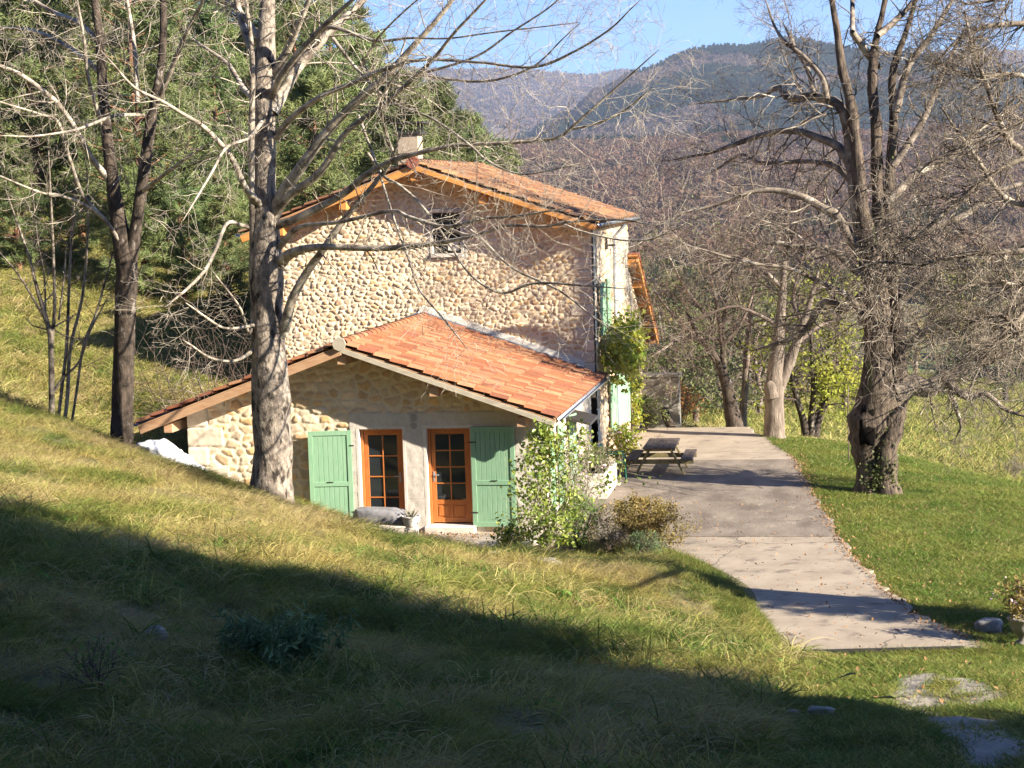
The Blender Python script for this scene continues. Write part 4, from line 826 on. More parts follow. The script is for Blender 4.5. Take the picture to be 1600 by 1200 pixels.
L1([(475, 75, 8), (514, 42, 7), (585, 62, 6), (640, 60, 4), (700, 60, 3), (770, 50, 2.5), (860, 40, 2)], -3)
L1([(600, 115, 6), (660, 118, 5), (755, 127, 4.5), (830, 105, 3), (880, 60, 2)], -3)
L1([(640, 120, 5), (740, 90, 4), (800, 50, 3), (860, 10, 2.5), (900, -30, 2)], -3)
L1([(520, 60, 6), (560, 110, 5), (609, 157, 4.5), (676, 185, 4), (735, 228, 4), (762, 252, 3.5), (814, 272, 3), (880, 262, 2)], -4)
L1([(432, 352, 16), (470, 338, 13), (538, 303, 11), (570, 275, 10), (613, 250, 9), (656, 240, 8), (711, 228, 7), (770, 224, 7), (835, 221, 6), (873, 214, 5), (904, 189, 5), (971, 130, 3.5), (1010, 95, 2)], -3)
L1([(890, 202, 4.5), (930, 192, 4), (971, 177, 3.5), (1003, 150, 2.5)], -3)
L1([(440, 520, 24), (447, 503, 18), (460, 467, 14), (483, 423, 13), (500, 395, 12), (535, 348, 10), (570, 305, 8), (605, 262, 7), (622, 225, 4)], -1)
L1([(438, 412, 20), (455, 396, 16), (500, 388, 11), (600, 389, 10), (680, 381, 8), (725, 372, 5)], -2)
L1([(436, 386, 12), (470, 355, 8), (530, 346, 7), (610, 330, 6), (640, 339, 6), (696, 354, 6), (755, 342, 5), (800, 338, 4), (860, 330, 3)], -4)
L1([(690, 352, 5), (730, 368, 5), (762, 363, 5), (794, 352, 5), (853, 354, 4), (892, 346, 4), (971, 344, 3.5), (1010, 350, 2)], -4)
L1([(880, 350, 3.5), (910, 362, 3.5), (963, 374, 3.5), (1010, 375, 3.5), (1050, 360, 2.5), (1080, 345, 1.5)], -4)
L1([(575, 240, 5), (600, 275, 5), (625, 291, 5), (660, 322, 5), (704, 385, 4), (726, 419, 4), (755, 445, 4), (790, 458, 4), (835, 443, 4), (917, 446, 3), (960, 450, 2)], -4)
L1([(735, 360, 5), (756, 377, 5), (780, 402, 4), (805, 422, 4), (845, 440, 4), (880, 458, 3.5), (929, 497, 2.5), (960, 520, 2)], -4)
L1([(560, 180, 5), (590, 260, 4), (617, 347, 4), (640, 410, 3.5), (655, 452, 3), (692, 497, 3), (719, 531, 2)], -5)
L1([(620, 250, 5), (600, 200, 4), (598, 150, 4), (625, 110, 3)], -3)
L1([(418, 332, 16), (400, 310, 12), (385, 294, 10), (360, 245, 9), (338, 218, 8), (315, 196, 7), (280, 175, 6), (252, 157, 5), (210, 136, 4), (175, 98, 3)], -3)
L1([(412, 172, 12), (395, 155, 10), (381, 140, 9), (365, 112, 8), (353, 98, 7), (315, 70, 4)], 2)
L1([(405, 60, 10), (385, 30, 8), (371, 14, 7), (340, -5, 5)], 1)
L1([(414, 182, 8), (400, 205, 6), (385, 217, 5), (353, 231, 5), (330, 270, 4), (300, 320, 3)], -3)
L1([(410, 360, 12), (380, 352, 7), (355, 350, 6), (337, 387, 6), (320, 423, 6), (293, 450, 5), (270, 470, 3)], -2)
L1([(408, 505, 8), (385, 510, 5), (350, 512, 4), (320, 495, 4), (300, 480, 3)], -2)
L1([(405, 540, 8), (370, 562, 5), (330, 560, 4), (300, 540, 3)], -2)
L1([(400, 470, 8), (390, 520, 5), (375, 480, 4), (340, 435, 3)], -1)
L1([(560, 110, 4), (590, 60, 4), (640, 10, 3), (680, -20, 2)], -4)
for k, (P, r) in enumerate(LB):
    Lm = np.linalg.norm(P[-1]-P[0]); sprout(T, P, r, int(4+Lm*3.6), min(1.4, .35+Lm*.26), trop=.02, wob=.20, maxl=2, nch=3, t0=.3, spread=.9, rs=.28, rmin=.0028, lr=.6)
put(T, 'crown', 'twig_light', t1)
# --- T2: dark forked trunk at the left
Y2 = 39.5
t2 = bare_tree('bare_tree', at(190, 705, Y2), 'dark trunked bare tree forking into two tall stems left of the annex')
T = Tubes(); traced(T, [(188, 725, 50), (190, 700, 38), (191, 650, 34), (192, 600, 34), (195, 520, 32), (197, 460, 34), (198, 415, 36), (192, 385, 32), (186, 350, 26), (178, 300, 22), (172, 250, 19), (166, 200, 17), (160, 130, 16), (155, 60, 14), (148, 0, 12), (140, -80, 8), (130, -200, 4)], Y2, 50)
traced(T, [(197, 440, 26), (206, 395, 22), (213, 350, 19), (219, 310, 18), (226, 260, 19), (233, 210, 18), (241, 160, 15), (251, 110, 13), (257, 50, 12), (258, 0, 11), (260, -90, 7), (262, -180, 3)], Y2, 40)
put(T, 'trunk', 'bark_dark', t2, .08)
T = Tubes(); LB = []
def L2(pts, drift=0): LB.append(traced(T, pts, Y2, drift=drift))
L2([(172, 282, 12), (145, 250, 9), (120, 205, 9), (95, 165, 8), (70, 145, 8), (35, 120, 7), (0, 102, 6), (-60, 70, 4)], -2)
L2([(155, 112, 10), (130, 90, 8), (105, 75, 8), (70, 55, 7), (40, 47, 6), (0, 44, 5), (-50, 40, 3)], 1)
L2([(150, 62, 9), (125, 35, 8), (85, 18, 7), (50, 0, 6), (10, -20, 4)], 1)
L2([(172, 350, 9), (150, 330, 7), (128, 300, 6), (105, 240, 6), (90, 190, 5), (60, 178, 4), (0, 160, 3)], -2)
L2([(240, 170, 10), (262, 125, 9), (280, 75, 8), (300, 35, 7), (318, 0, 5), (340, -50, 3)], -2)
L2([(222, 300, 7), (245, 280, 6), (280, 255, 5), (310, 235, 3)], -2)
L2([(215, 160, 7), (212, 100, 7), (205, 50, 6), (198, 0, 5), (190, -50, 3)], 1)
L2([(228, 180, 6), (180, 180, 6), (140, 195, 5), (110, 205, 4), (50, 213, 3), (10, 212, 2)], -3)
L2([(200, 400, 7), (165, 345, 6), (130, 320, 6), (95, 305, 5), (60, 300, 4), (0, 275, 3)], -2)
L2([(165, 210, 7), (140, 130, 6), (130, 60, 5), (120, 0, 4)], -1)
for P, r in LB:
    Lm = np.linalg.norm(P[-1]-P[0]); sprout(T, P, r, int(5+Lm*4), min(1.3, .35+Lm*.28), trop=.03, wob=.2, maxl=2, nch=4, t0=.25, rs=.3, rmin=.0028)
for _ in range(20): branchlet(T, at(205+R_.randint(-25, 35), 30+R_.randint(0, 330), Y2), nrm(R_.normal(0, 1, 3)+(0, -.3, .3)), 1.2, .014, 0, 2, .02, .2, 5)
put(T, 'crown', 'twig_light', t2)
# --- T3: sapling clump
Y3 = 39.0
t3 = bare_tree('sapling_clump', at(95, 672, Y3), 'clump of slender bare saplings growing from one base left of the dark forked tree', 'saplings')
T = Tubes(); LB = []
def L3(pts): LB.append(traced(T, [(q[0], q[1], q[2]*.75) for q in pts], Y3, drift=R_.normal(0, .5)))
L3([(81, 680, 14), (80, 600, 13), (78, 530, 12), (72, 500, 11), (58, 450, 8), (45, 400, 6), (20, 330, 4)])
L3([(80, 540, 9), (85, 480, 7), (84, 400, 6), (80, 330, 5), (76, 250, 3)]); L3([(88, 680, 7), (97, 600, 7), (104, 540, 7), (108, 460, 6), (112, 380, 5), (118, 300, 3)])
L3([(98, 682, 8), (106, 620, 8), (110, 545, 7), (128, 470, 6), (135, 400, 5), (138, 330, 4), (135, 260, 2)]); L3([(107, 690, 6), (118, 620, 6), (130, 540, 6), (150, 490, 5), (165, 440, 4), (175, 400, 3)])
L3([(85, 610, 7), (100, 590, 6), (124, 565, 5), (140, 520, 4), (160, 480, 3)]); L3([(74, 505, 7), (60, 480, 5), (30, 430, 4), (0, 395, 3)]); L3([(72, 500, 5), (70, 430, 5), (60, 380, 4), (50, 300, 3)])
L3([(92, 500, 5), (100, 430, 4), (108, 370, 3), (150, 300, 2)])
for P, r in LB: sprout(T, P, r, 14, .8, trop=.06, wob=.16, maxl=1, nch=3, t0=.3, rs=.4, rmin=.0028)
put(T, 'stems', 'bark_grey', t3)
# --- T4: old hollow linden on the lawn
Y4 = 46.2
t4 = bare_tree('linden_tree', at(1370, 758, Y4), 'old hollow pollarded linden with a swollen split trunk and bare branches on the lawn')
T = Tubes(); traced(T, [(1356, 800, 66), (1356, 775, 54), (1358, 745, 40), (1356, 715, 44), (1355, 690, 54), (1360, 662, 68), (1368, 630, 68), (1372, 595, 58), (1372, 540, 46), (1371, 500, 42), (1366, 440, 36), (1360, 400, 34), (1352, 360, 28), (1346, 320, 22), (1338, 230, 18), (1330, 165, 16), (1316, 110, 13), (1307, 56, 11), (1300, 0, 9), (1290, -80, 5)], Y4, 60)
traced(T, [(1386, 800, 52, -.15), (1386, 775, 44, -.15), (1384, 740, 34, -.15), (1386, 700, 34, -.15), (1394, 665, 36, -.1), (1402, 630, 34, 0), (1404, 590, 30, 0), (1402, 540, 24, 0), (1400, 480, 20, .1), (1392, 420, 20, .2), (1388, 350, 18, .3), (1392, 262, 16, .4), (1397, 187, 13, .5), (1397, 112, 11, .5), (1420, 40, 8, .5), (1440, -30, 5, .5)], Y4, 50)
traced(T, [(1366, 470, 26, .2), (1372, 400, 22, .3), (1373, 330, 20, .3), (1370, 260, 18, .4), (1369, 200, 17, .4), (1364, 150, 16, .4), (1364, 94, 14, .4), (1373, 50, 10, .4), (1385, 0, 8, .4), (1400, -70, 4, .4)], Y4, 40)
put(T, 'trunk', 'bark_linden', t4, .22)
p = at(1358, 668, Y4-.42); o = blob('hollow', rockfn(.27, .13, .40, 91, .9), M['hollow'], 20, parent=None, loc=p); o.parent = t4; o.matrix_parent_inverse = Matrix.Translation(-t4.location)  # near-black lump stands in for the shade inside the split trunk
T = Tubes(); LB = []
def L4(pts, drift=0): LB.append(traced(T, [(q[0], q[1], q[2]*1.3) for q in pts], Y4, drift=drift))
for q in [[(1350, 395, 15), (1335, 310, 13), (1319, 178, 12), (1277, 152, 10), (1232, 151, 8), (1215, 138, 6), (1190, 150, 4), (1150, 155, 3), (1100, 160, 2)],
          [(1292, 155, 8), (1284, 120, 7), (1262, 92, 7), (1240, 75, 6), (1225, 65, 5), (1210, 40, 3), (1200, 10, 2)], [(1272, 148, 6), (1262, 110, 6), (1247, 82, 5), (1230, 50, 3)],
          [(1348, 330, 13), (1319, 240, 11), (1277, 217, 9), (1240, 204, 8), (1202, 210, 7), (1150, 225, 6), (1110, 238, 4), (1075, 246, 3), (1050, 250, 2)],
          [(1345, 300, 11), (1310, 262, 8), (1265, 250, 6), (1190, 255, 5), (1160, 240, 4), (1120, 265, 2.5)],
          [(1345, 400, 13), (1310, 340, 11), (1285, 325, 10), (1240, 300, 8), (1180, 298, 6), (1120, 320, 4), (1060, 335, 3), (1020, 360, 2)],
          [(1345, 430, 11), (1300, 395, 9), (1250, 385, 8), (1200, 380, 6), (1160, 400, 4), (1110, 430, 3)],
          [(1348, 460, 11), (1325, 480, 9), (1290, 470, 8), (1270, 500, 8), (1255, 518, 7), (1225, 535, 5), (1190, 545, 3)],
          [(1349, 505, 9), (1335, 470, 8), (1280, 440, 6), (1230, 420, 5), (1170, 410, 4), (1100, 390, 2.5)],
          [(1332, 50, 7), (1352, 79, 9), (1366, 100, 9)], [(1332, 50, 7), (1332, 0, 6), (1330, -60, 3)],
          [(1371, 56, 8), (1400, 30, 7), (1440, -10, 5)], [(1400, 175, 10), (1420, 105, 8), (1450, 60, 7), (1480, 10, 5)], [(1395, 260, 9), (1440, 190, 8), (1470, 120, 6), (1500, 60, 4)],
          [(1385, 320, 10), (1430, 270, 9), (1480, 250, 8), (1530, 200, 6), (1580, 170, 4)], [(1390, 400, 11), (1440, 360, 9), (1500, 340, 8), (1560, 300, 6), (1620, 280, 4)],
          [(1400, 480, 10), (1450, 430, 9), (1500, 400, 8), (1570, 390, 6), (1640, 370, 4)],
          [(1402, 612, 34), (1425, 602, 26), (1450, 606, 22), (1480, 590, 19), (1515, 572, 15), (1550, 560, 12), (1600, 535, 9), (1660, 500, 6)],
          [(1475, 592, 12), (1510, 620, 8), (1540, 615, 7), (1570, 640, 5), (1600, 650, 3)], [(1500, 578, 9), (1530, 540, 8), (1560, 500, 7), (1600, 470, 5)],
          [(1480, 595, 8), (1495, 640, 6), (1500, 665, 4), (1495, 680, 2)], [(1400, 560, 10), (1440, 520, 9), (1480, 500, 8), (1540, 490, 6), (1600, 440, 4)]]: L4(q, R_.normal(.1, .9) if q[-1][1] > 330 else .5+abs(R_.normal(0, 1.1)))
tips4 = []
for P, r in LB:
    Lm = np.linalg.norm(P[-1]-P[0]); sprout(T, P, r, int((9+Lm*6)*(.8 if P[:, 2].mean() > 7.2 else .9)), min(1.5, .5+Lm*.28), trop=-.01, wob=.26, maxl=2, nch=5, t0=.1, rs=.30, rmin=.0028, lr=.62)
for _ in range(80):
    b_ = at(1375+R_.randint(-35, 40), R_.randint(340, 560), Y4-.5+R_.normal(0, .4)); branchlet(T, b_, nrm(R_.normal(0, 1, 3)+(0, -.2, .1)), 1.2+.9*R_.rand(), .02, 0, 2, -.01, .24, 5, rmin=.0034)
put(T, 'crown', 'twig_lichen', t4)
iv = []
for _ in range(420):
    b_ = at(1376+R_.normal(0, 14), 765-abs(R_.normal(0, 34)), Y4-.34-.08*R_.rand()); iv.append(b_)
o = leaf_mesh('ivy', iv, .07, M['leaf_dark'], None, per=1, spreadr=.02, aspect=.9); o.parent = t4; o.matrix_parent_inverse = Matrix.Translation(-t4.location)
# --- T5: neighbouring linden out to the right, its boughs reach into the picture
Y5 = 31.5
b5 = np.array([7.2, 31.0, gzs(7.2, 31.0)]); t5 = bare_tree('linden_tree', b5, 'bare linden whose lichen covered boughs reach in from the right edge')
T = Tubes(); P5, r5 = limb(T, [b5-(0, 0, .3), b5+(0, 0, 1.5), b5+(.1, 0, 3.2), b5+(-.1, .2, 5.5), b5+(.1, 0, 8), b5+(0, 0, 11)], [.5, .42, .40, .26, .16, .05], 30)
put(T, 'trunk', 'bark_linden', t5, .15)
T = Tubes(); LB = []
def L5(pts, drift=-.4):
    Pp, rp = tr_pts([(q[0], q[1], q[2]) for q in pts], Y5-.5); k = np.argmin([abs(pp[2]-Pp[0][2]) for pp in P5]); Pp = [P5[max(0, k-1)]]+[Pp[i_]+np.array([0, drift*i_/len(Pp), 0]) for i_ in range(len(Pp))]; LB.append(limb(T, Pp, [rp[0]*1.5]+rp, len(Pp)*5))
for q in [[(1640, 232, 11), (1600, 247, 10), (1562, 264, 9), (1517, 296, 8), (1469, 337, 6), (1430, 370, 5), (1400, 380, 3)], [(1650, 250, 11), (1590, 230, 10), (1570, 210, 10), (1552, 170, 8), (1540, 135, 7), (1517, 75, 5), (1505, 20, 3)],
          [(1650, 30, 10), (1600, 37, 9), (1544, 42, 7), (1500, 60, 5), (1450, 110, 3)], [(1650, 380, 12), (1600, 392, 11), (1506, 397, 9), (1440, 412, 6), (1375, 409, 4), (1330, 420, 2)],
          [(1650, 150, 10), (1600, 120, 8), (1560, 118, 7), (1520, 122, 5), (1480, 105, 4), (1440, 95, 3)], [(1650, 440, 11), (1600, 447, 10), (1555, 440, 8), (1500, 450, 6), (1450, 470, 4)],
          [(1650, 310, 11), (1600, 320, 9), (1560, 300, 8), (1520, 240, 6), (1490, 200, 4), (1470, 170, 3)], [(1650, 530, 10), (1600, 520, 8), (1560, 490, 7), (1520, 500, 5), (1490, 530, 3)],
          [(1650, 180, 9), (1600, 190, 8), (1550, 215, 6), (1500, 230, 5), (1440, 260, 3)], [(1660, -30, 10), (1610, -20, 8), (1560, 0, 6), (1500, 10, 4)], [(1650, 480, 9), (1590, 500, 7), (1550, 540, 6), (1520, 590, 4), (1510, 620, 2)]]: L5(q)
for k in range(4):
    i_ = R_.randint(10, 27); a = R_.rand()*6.28; d = np.array([math.cos(a), math.sin(a), .4]); q = [P5[i_]]; dd = nrm(d)
    for _ in range(5): dd = nrm(dd+R_.normal(0, .15, 3)); q.append(q[-1]+dd*.85)
    if q[-1][0] < 5.2: continue
    LB.append(limb(T, q, np.linspace(.11, .02, 6)))
for P, r in LB:
    Lm = np.linalg.norm(P[-1]-P[0]); sprout(T, P, r, int(8+Lm*6.5), min(1.2, .45+Lm*.25), trop=-.01, wob=.28, maxl=2, nch=4, t0=.35, rs=.3, rmin=.0028, lr=.6)
put(T, 'crown', 'twig_lichen', t5)
# --- T6..T8 terrace-end trunks
t6 = bare_tree('linden_tree', at(1210, 682, 56.0), 'pale trunked pollarded tree with a cut stub and two stems at the terrace edge')
T = Tubes(); traced(T, [(1209, 690, 44), (1210, 675, 33), (1210, 640, 30), (1211, 605, 31), (1213, 570, 26), (1217, 530, 20), (1220, 490, 15), (1224, 440, 11), (1226, 390, 8), (1230, 340, 5)], 56.0, 36); traced(T, [(1215, 612, 20), (1226, 585, 18), (1238, 555, 16), (1250, 520, 13), (1262, 485, 10), (1275, 440, 7)], 56.0, 20)
traced(T, [(1208, 622, 22), (1204, 606, 20), (1203, 598, 19)], 55.8, 5); put(T, 'trunk', 'bark_pale', t6, .10)
T = Tubes()
for q in [[(1222, 450, 8), (1190, 420, 6), (1150, 400, 5), (1110, 405, 3)], [(1255, 508, 8), (1240, 470, 6), (1250, 420, 5), (1260, 380, 3)], [(1226, 400, 7), (1245, 350, 5), (1250, 310, 3)], [(1218, 510, 7), (1180, 490, 6), (1140, 480, 5), (1090, 500, 3)], [(1270, 460, 6), (1300, 430, 5), (1330, 400, 3)], [(1248, 535, 6), (1280, 510, 5), (1310, 500, 3)], [(1226, 380, 6), (1200, 350, 5), (1170, 340, 3)]]:
    P, r = traced(T, q, 56.0, drift=R_.normal(0, 1)); sprout(T, P, r, 20, 1.6, trop=-.02, wob=.22, maxl=2, nch=4, t0=.1, rs=.35, rmin=.005)
put(T, 'crown', 'twig_dark', t6)
t7 = bare_tree('leaning_tree', at(1147, 667, 58.5), 'leaning mossy trunk with drooping twigs at the far end of the terrace')
T = Tubes(); traced(T, [(1149, 675, 34), (1147, 660, 26), (1141, 630, 22), (1135, 600, 19), (1126, 575, 15), (1112, 550, 12), (1095, 528, 9), (1080, 500, 6)], 58.5, 28); traced(T, [(1130, 582, 12), (1132, 555, 10), (1128, 520, 8), (1135, 480, 5)], 58.5, 14); put(T, 'trunk', 'bark_dark', t7, .1)
T = Tubes(); tips = []
for q in [[(1126, 575, 9), (1100, 540, 7), (1070, 510, 5), (1040, 480, 4), (1020, 450, 3)], [(1128, 540, 8), (1120, 480, 6), (1110, 430, 5), (1100, 390, 3)], [(1130, 540, 7), (1160, 500, 5), (1180, 450, 4), (1190, 420, 3)], [(1095, 528, 7), (1060, 530, 5), (1030, 550, 3)], [(1110, 500, 6), (1070, 450, 5), (1050, 410, 3)], [(1130, 500, 6), (1140, 440, 5), (1150, 400, 3)]]:
    P, r = traced(T, q, 58.5, drift=R_.normal(0, 1.5)); sprout(T, P, r, 26, 1.8, trop=-.03, wob=.22, maxl=2, nch=4, t0=.05, rs=.35, rmin=.005, tips=tips)
put(T, 'crown', 'twig_dark', t7); tp_ = np.array(tips)[R_.randint(len(tips), size=1800)]
o = leaf_mesh('foliage', tp_, .09, M['leaf_dark'], None, per=1, spreadr=.1); o.parent = t7; o.matrix_parent_inverse = Matrix.Translation(-t7.location)
t8 = bare_tree('slim_tree', at(1161, 662, 61.5), 'slim pale trunk right behind the leaning mossy trunk')
T = Tubes(); traced(T, [(1160, 675, 16), (1160, 655, 14), (1163, 620, 12), (1165, 590, 11), (1168, 540, 8), (1172, 490, 5)], 61.5, 18); put(T, 'trunk', 'bark_pale', t8, .08)
T = Tubes(); P, r = traced(T, [(1165, 590, 9), (1170, 540, 7), (1175, 480, 5), (1180, 430, 3)], 61.5); sprout(T, P, r, 30, 2.0, trop=-.02, wob=.2, maxl=2, nch=3, t0=.1, rmin=.006); put(T, 'crown', 'twig_dark', t8)
# --- T9: multi-stemmed tree with the last yellow green leaves
t9 = bare_tree('leafy_tree', at(1265, 684, 60.0), 'small multi stemmed tree with yellow green leaves left of the hollow linden')
T = Tubes(); tips = []
for q in [[(1260, 690, 14), (1256, 660, 12), (1246, 630, 10), (1238, 600, 8), (1225, 560, 5)], [(1266, 690, 13), (1268, 650, 11), (1270, 610, 9), (1268, 560, 6), (1265, 500, 4)], [(1272, 690, 13), (1280, 655, 11), (1292, 625, 9), (1305, 600, 7), (1322, 560, 4)], [(1269, 660, 9), (1284, 630, 8), (1290, 580, 6), (1295, 520, 4), (1300, 470, 3)]]:
    P, r = traced(T, q, 60.0, drift=R_.normal(0, .8)); sprout(T, P, r, 22, 1.5, trop=0, wob=.2, maxl=2, nch=4, t0=.35, rs=.4, rmin=.005, tips=tips)
put(T, 'trunk', 'bark_dark', t9); n = 900; c_ = np.array([at(1288+R_.normal(0, 26), 590+R_.normal(0, 30), 60+R_.normal(0, .8)) for _ in range(n)]); tp_ = np.concatenate([np.array(tips)[R_.randint(len(tips), size=1300)], c_[vnoise(c_[:, 0]*3, c_[:, 2]*3, 5) > .35]])
o = leaf_mesh('foliage', tp_, .13, M['leaf_yellow'], None, per=2, spreadr=.12); o.parent = t9; o.matrix_parent_inverse = Matrix.Translation(-t9.location)
# --- background bushes and small trees, copied
def copy_tree(o, loc, rz, s, label=None):
    c = o.copy(); COL.objects.link(c); c.location = [float(a) for a in loc]; c.rotation_euler[2] = rz; c.scale = (s, s, s)
    if label: c['label'] = label
    for ch in o.children:
        d = ch.copy(); COL.objects.link(d); d.parent = c; d.matrix_parent_inverse = ch.matrix_parent_inverse
    return c
def small_tree(h, rad, leafm, tw, nl, seed, lsz=.12):
    r = empty('scrub_tree', (0, 0, 0)); T = Tubes(); tips = []
    P, rr = limb(T, [(0, 0, -.3), (.05, 0, h*.25), (-.1, .1, h*.5), (.1, 0, h*.8)], [.13, .10, .07, .03], 14)
    for _ in range(16): i_ = R_.randint(2, 13); a = R_.rand()*6.28; branchlet(T, P[i_], nrm(np.array([math.cos(a), math.sin(a), .45])), rad*1.2, .045, 0, 3, .0, .17, 4, tips, rmin=.008)
    T.build('trunk', M[tw], r); tp_ = np.array(tips)[R_.randint(len(tips), size=nl)]; tp_ = tp_[vnoise(tp_[:, 0]*1.5+5, tp_[:, 2]*1.5+tp_[:, 1], seed) > .38]
    leaf_mesh('crown', tp_, lsz, M[leafm], r, per=3, spreadr=.16); return r
GA = 'small trees and scrub beyond the terrace'
sv = [small_tree(5.2, 2.3, 'leaf_dark', 'twig_dark', 2600, 3), small_tree(4.6, 2.2, 'leaf_grey', 'twig_dark', 1100, 8), small_tree(4.4, 2.0, 'leaf_rust', 'twig_dark', 1200, 12)]
sl_ = ['dense dark green scrub tree %s', 'thin greyish bare scrub tree %s', 'brownish half bare scrub tree %s']
spots = [(1085, 640, 66, 0, 1.25, 'just beyond the leaning mossy trunk'), (1035, 600, 72, 0, 1.3, 'behind the lean-to roof at the end of the house'), (1120, 560, 80, 0, 1.4, 'far behind the leaning trunk'), (1185, 610, 74, 1, 1.2, 'seen between the leaning trunk and the pale trunk'), (1240, 600, 84, 2, 1.3, 'behind the pale pollarded trunk'),
         (1320, 590, 80, 1, 1.3, 'behind the yellow leaved tree'), (1300, 540, 96, 2, 1.5, 'farthest out, above the yellow leaved tree'), (1430, 560, 125, 2, 1.3, 'in the valley right of the hollow linden'), (1520, 560, 118, 1, 1.2, 'far off below the low bough of the hollow linden'),
         (1570, 560, 100, 0, 1.4, 'far off at the right edge'), (1020, 520, 100, 0, 1.5, 'farthest left beside the house roof'), (1170, 500, 104, 2, 1.5, 'far off above the terrace end'), (1065, 560, 88, 2, 1.4, 'between the house roof and the leaning trunk'), (1385, 560, 108, 2, 1.2, 'far off behind the hollow linden')]
first = [True]*3
for px, py, Yd, kd, s_, lab in spots:
    Yd = Yd*1.35+30; s_ *= 1.45
    q = at(px, py, Yd); q = (q[0], q[1], gzs(q[0], q[1])-.2)
    if first[kd]: o = sv[kd]; o.location = [float(a) for a in q]; o.scale = (s_,)*3; first[kd] = False
    else: o = copy_tree(sv[kd], q, R_.rand()*6.28, s_)
    tag(o, sl_[kd] % lab, 'tree', GA)
q = ground_hit(1585, 752); bb = shrub('bare_bush', q, 1.3, .8, .7, 22, 30, .04, 'leaf_grey', 'twig_lichen', 'leafless tangled bush at the right edge where the lawn drops away', 'bush')
q = at(335, 560, 45.5); T = Tubes(); br = tag(empty('thicket', (q[0], q[1], gzs(q[0], q[1]))), 'tangled leafless thicket on the bank between the two large bare trees', 'thicket')
for _ in range(26): branchlet(T, np.array([R_.normal(0, 1.0), R_.normal(0, .8), 0]), nrm(np.array([R_.normal(0, .6), R_.normal(0, .4), 1])), 2.6, .016, 0, 2, -.04, .18, 4, rmin=.004)
T.build('stems', M['twig_dark'], br)
# --- pines behind the house
def needle_clumps(P, size, n=20, wid=.022):
    P = np.asarray(P); m = len(P); d = R_.normal(0, 1, (m, n, 3)); d[..., 2] = np.abs(d[..., 2])*.8+.05; d /= np.linalg.norm(d, axis=2, keepdims=True); s = np.cross(d, R_.normal(0, 1, (m, n, 3))); s /= np.linalg.norm(s, axis=2, keepdims=True)
    L = size*(.6+.7*R_.rand(m, n, 1)); o_ = P[:, None]+R_.normal(0, size*.35, (m, n, 3)); a = o_-s*wid; b = o_+s*wid; c = o_+d*L+s*wid*.5; e = o_+d*L-s*wid*.5
    V = np.stack([a, b, c, e], 2).reshape(-1, 3); return V, np.arange(len(V)).reshape(-1, 4)
def pine(h, rad, z0, nb, ncl, size, wid, nn, seed, conical=.5, name='pine_tree'):
    r = empty(name, (0, 0, 0)); T = Tubes(); limb(T, [(0, 0, -.5), (.1, 0, h*.3), (-.08, .1, h*.6), (0, 0, h*.97)], [.19, .16, .10, .03], 20); P = []; Tb = Tubes()
    for k in range(nb):
        t = z0+(1-z0)*(k+R_.rand())/nb; z = h*t; a = k*2.4+R_.normal(0, .3); tt = (t-z0)/(1-z0); L = rad*((1-tt)**conical)*(.45+.8*R_.rand())*min(1, .5+tt*3)+.3; d = np.array([math.cos(a), math.sin(a), .10+.3*tt]); q = [np.array([0, 0, z])]
        for _ in range(4): d = nrm(d+R_.normal(0, .10, 3)+(0, 0, .05)); q.append(q[-1]+d*L/4)
        Tb.add(q, np.linspace(.05*(1-tt)+.015, .01, 5), 4); q = np.array(q)
        for c in range(ncl):
            u_ = .35+.65*R_.rand()**.7; i_ = min(int(u_*4), 3); b = q[i_]+(q[i_+1]-q[i_])*(u_*4-i_); P.append(b+R_.normal(0, 1, 3)*np.array([.30, .30, .13])*L*.32)
    T.build('trunk', M['bark_pine'], r); Tb.build('branches', M['bark_pine'], r); V, q = needle_clumps(P, size, nn, wid); link('crown', npmesh('crown', V, [q], M['needles']), r); return r
pv = [pine(14, 3.1, .20, 100, 16, .27, .016, 16, 1), pine(13, 3.4, .16, 100, 17, .27, .016, 16, 2, .6), pine(9, 2.8, .05, 100, 18, .26, .016, 16, 3, .7)]
def ztop(px, py, Yd): return at(px, py, Yd)[2]
PS = [(-40, 57, -60, 0, 'at the far left edge behind the saplings'), (60, 58, -160, 1, 'behind the sapling clump'), (130, 62, -60, 0, 'behind the left stem of the forked tree'), (225, 57, -120, 1, 'between the stems of the forked tree'), (300, 70, -100, 0, 'right of the forked tree'),
      (345, 66, 20, 1, 'left of the pale grey trunk'), (400, 75, -120, 0, 'behind the pale grey trunk'), (470, 72, -60, 1, 'above the left slope of the house roof'), (530, 80, -20, 0, 'behind the left half of the main roof'), (590, 84, 60, 1, 'just left of the chimney'),
      (640, 78, 125, 2, 'directly behind the chimney'), (690, 86, 140, 2, 'right of the chimney'), (735, 92, 190, 2, 'behind the middle of the right roof slope'), (782, 100, 232, 2, 'rightmost, lowest behind the roof'), (10, 76, -200, 0, 'tall in the second row at the far left'), (180, 84, 10, 1, 'second row behind the forked tree'),
      (265, 88, -150, 0, 'second row, tall, right of the forked tree'), (440, 92, -60, 1, 'second row right of the pale grey trunk'), (350, 84, -150, 0, 'second row left of the pale grey trunk'), (560, 98, 20, 0, 'second row left of the chimney'),
       (500, 66, 120, 2, 'young, behind the left roof edge'), (340, 63, 200, 2, 'low, in the gap left of the pale trunk'), (30, 56, 262, 2, 'young, lowest at the left edge of the wood'), (112, 58, 285, 2, 'young, at the wood edge behind the saplings'), (205, 56, 300, 2, 'young, at the wood edge behind the forked trunk'), (285, 57, 300, 2, 'young, at the wood edge between the two big bare trees'), (355, 56, 340, 2, 'smallest, at the wood edge beside the pale trunk')]
first = [True]*3; HH = [14, 13, 9]
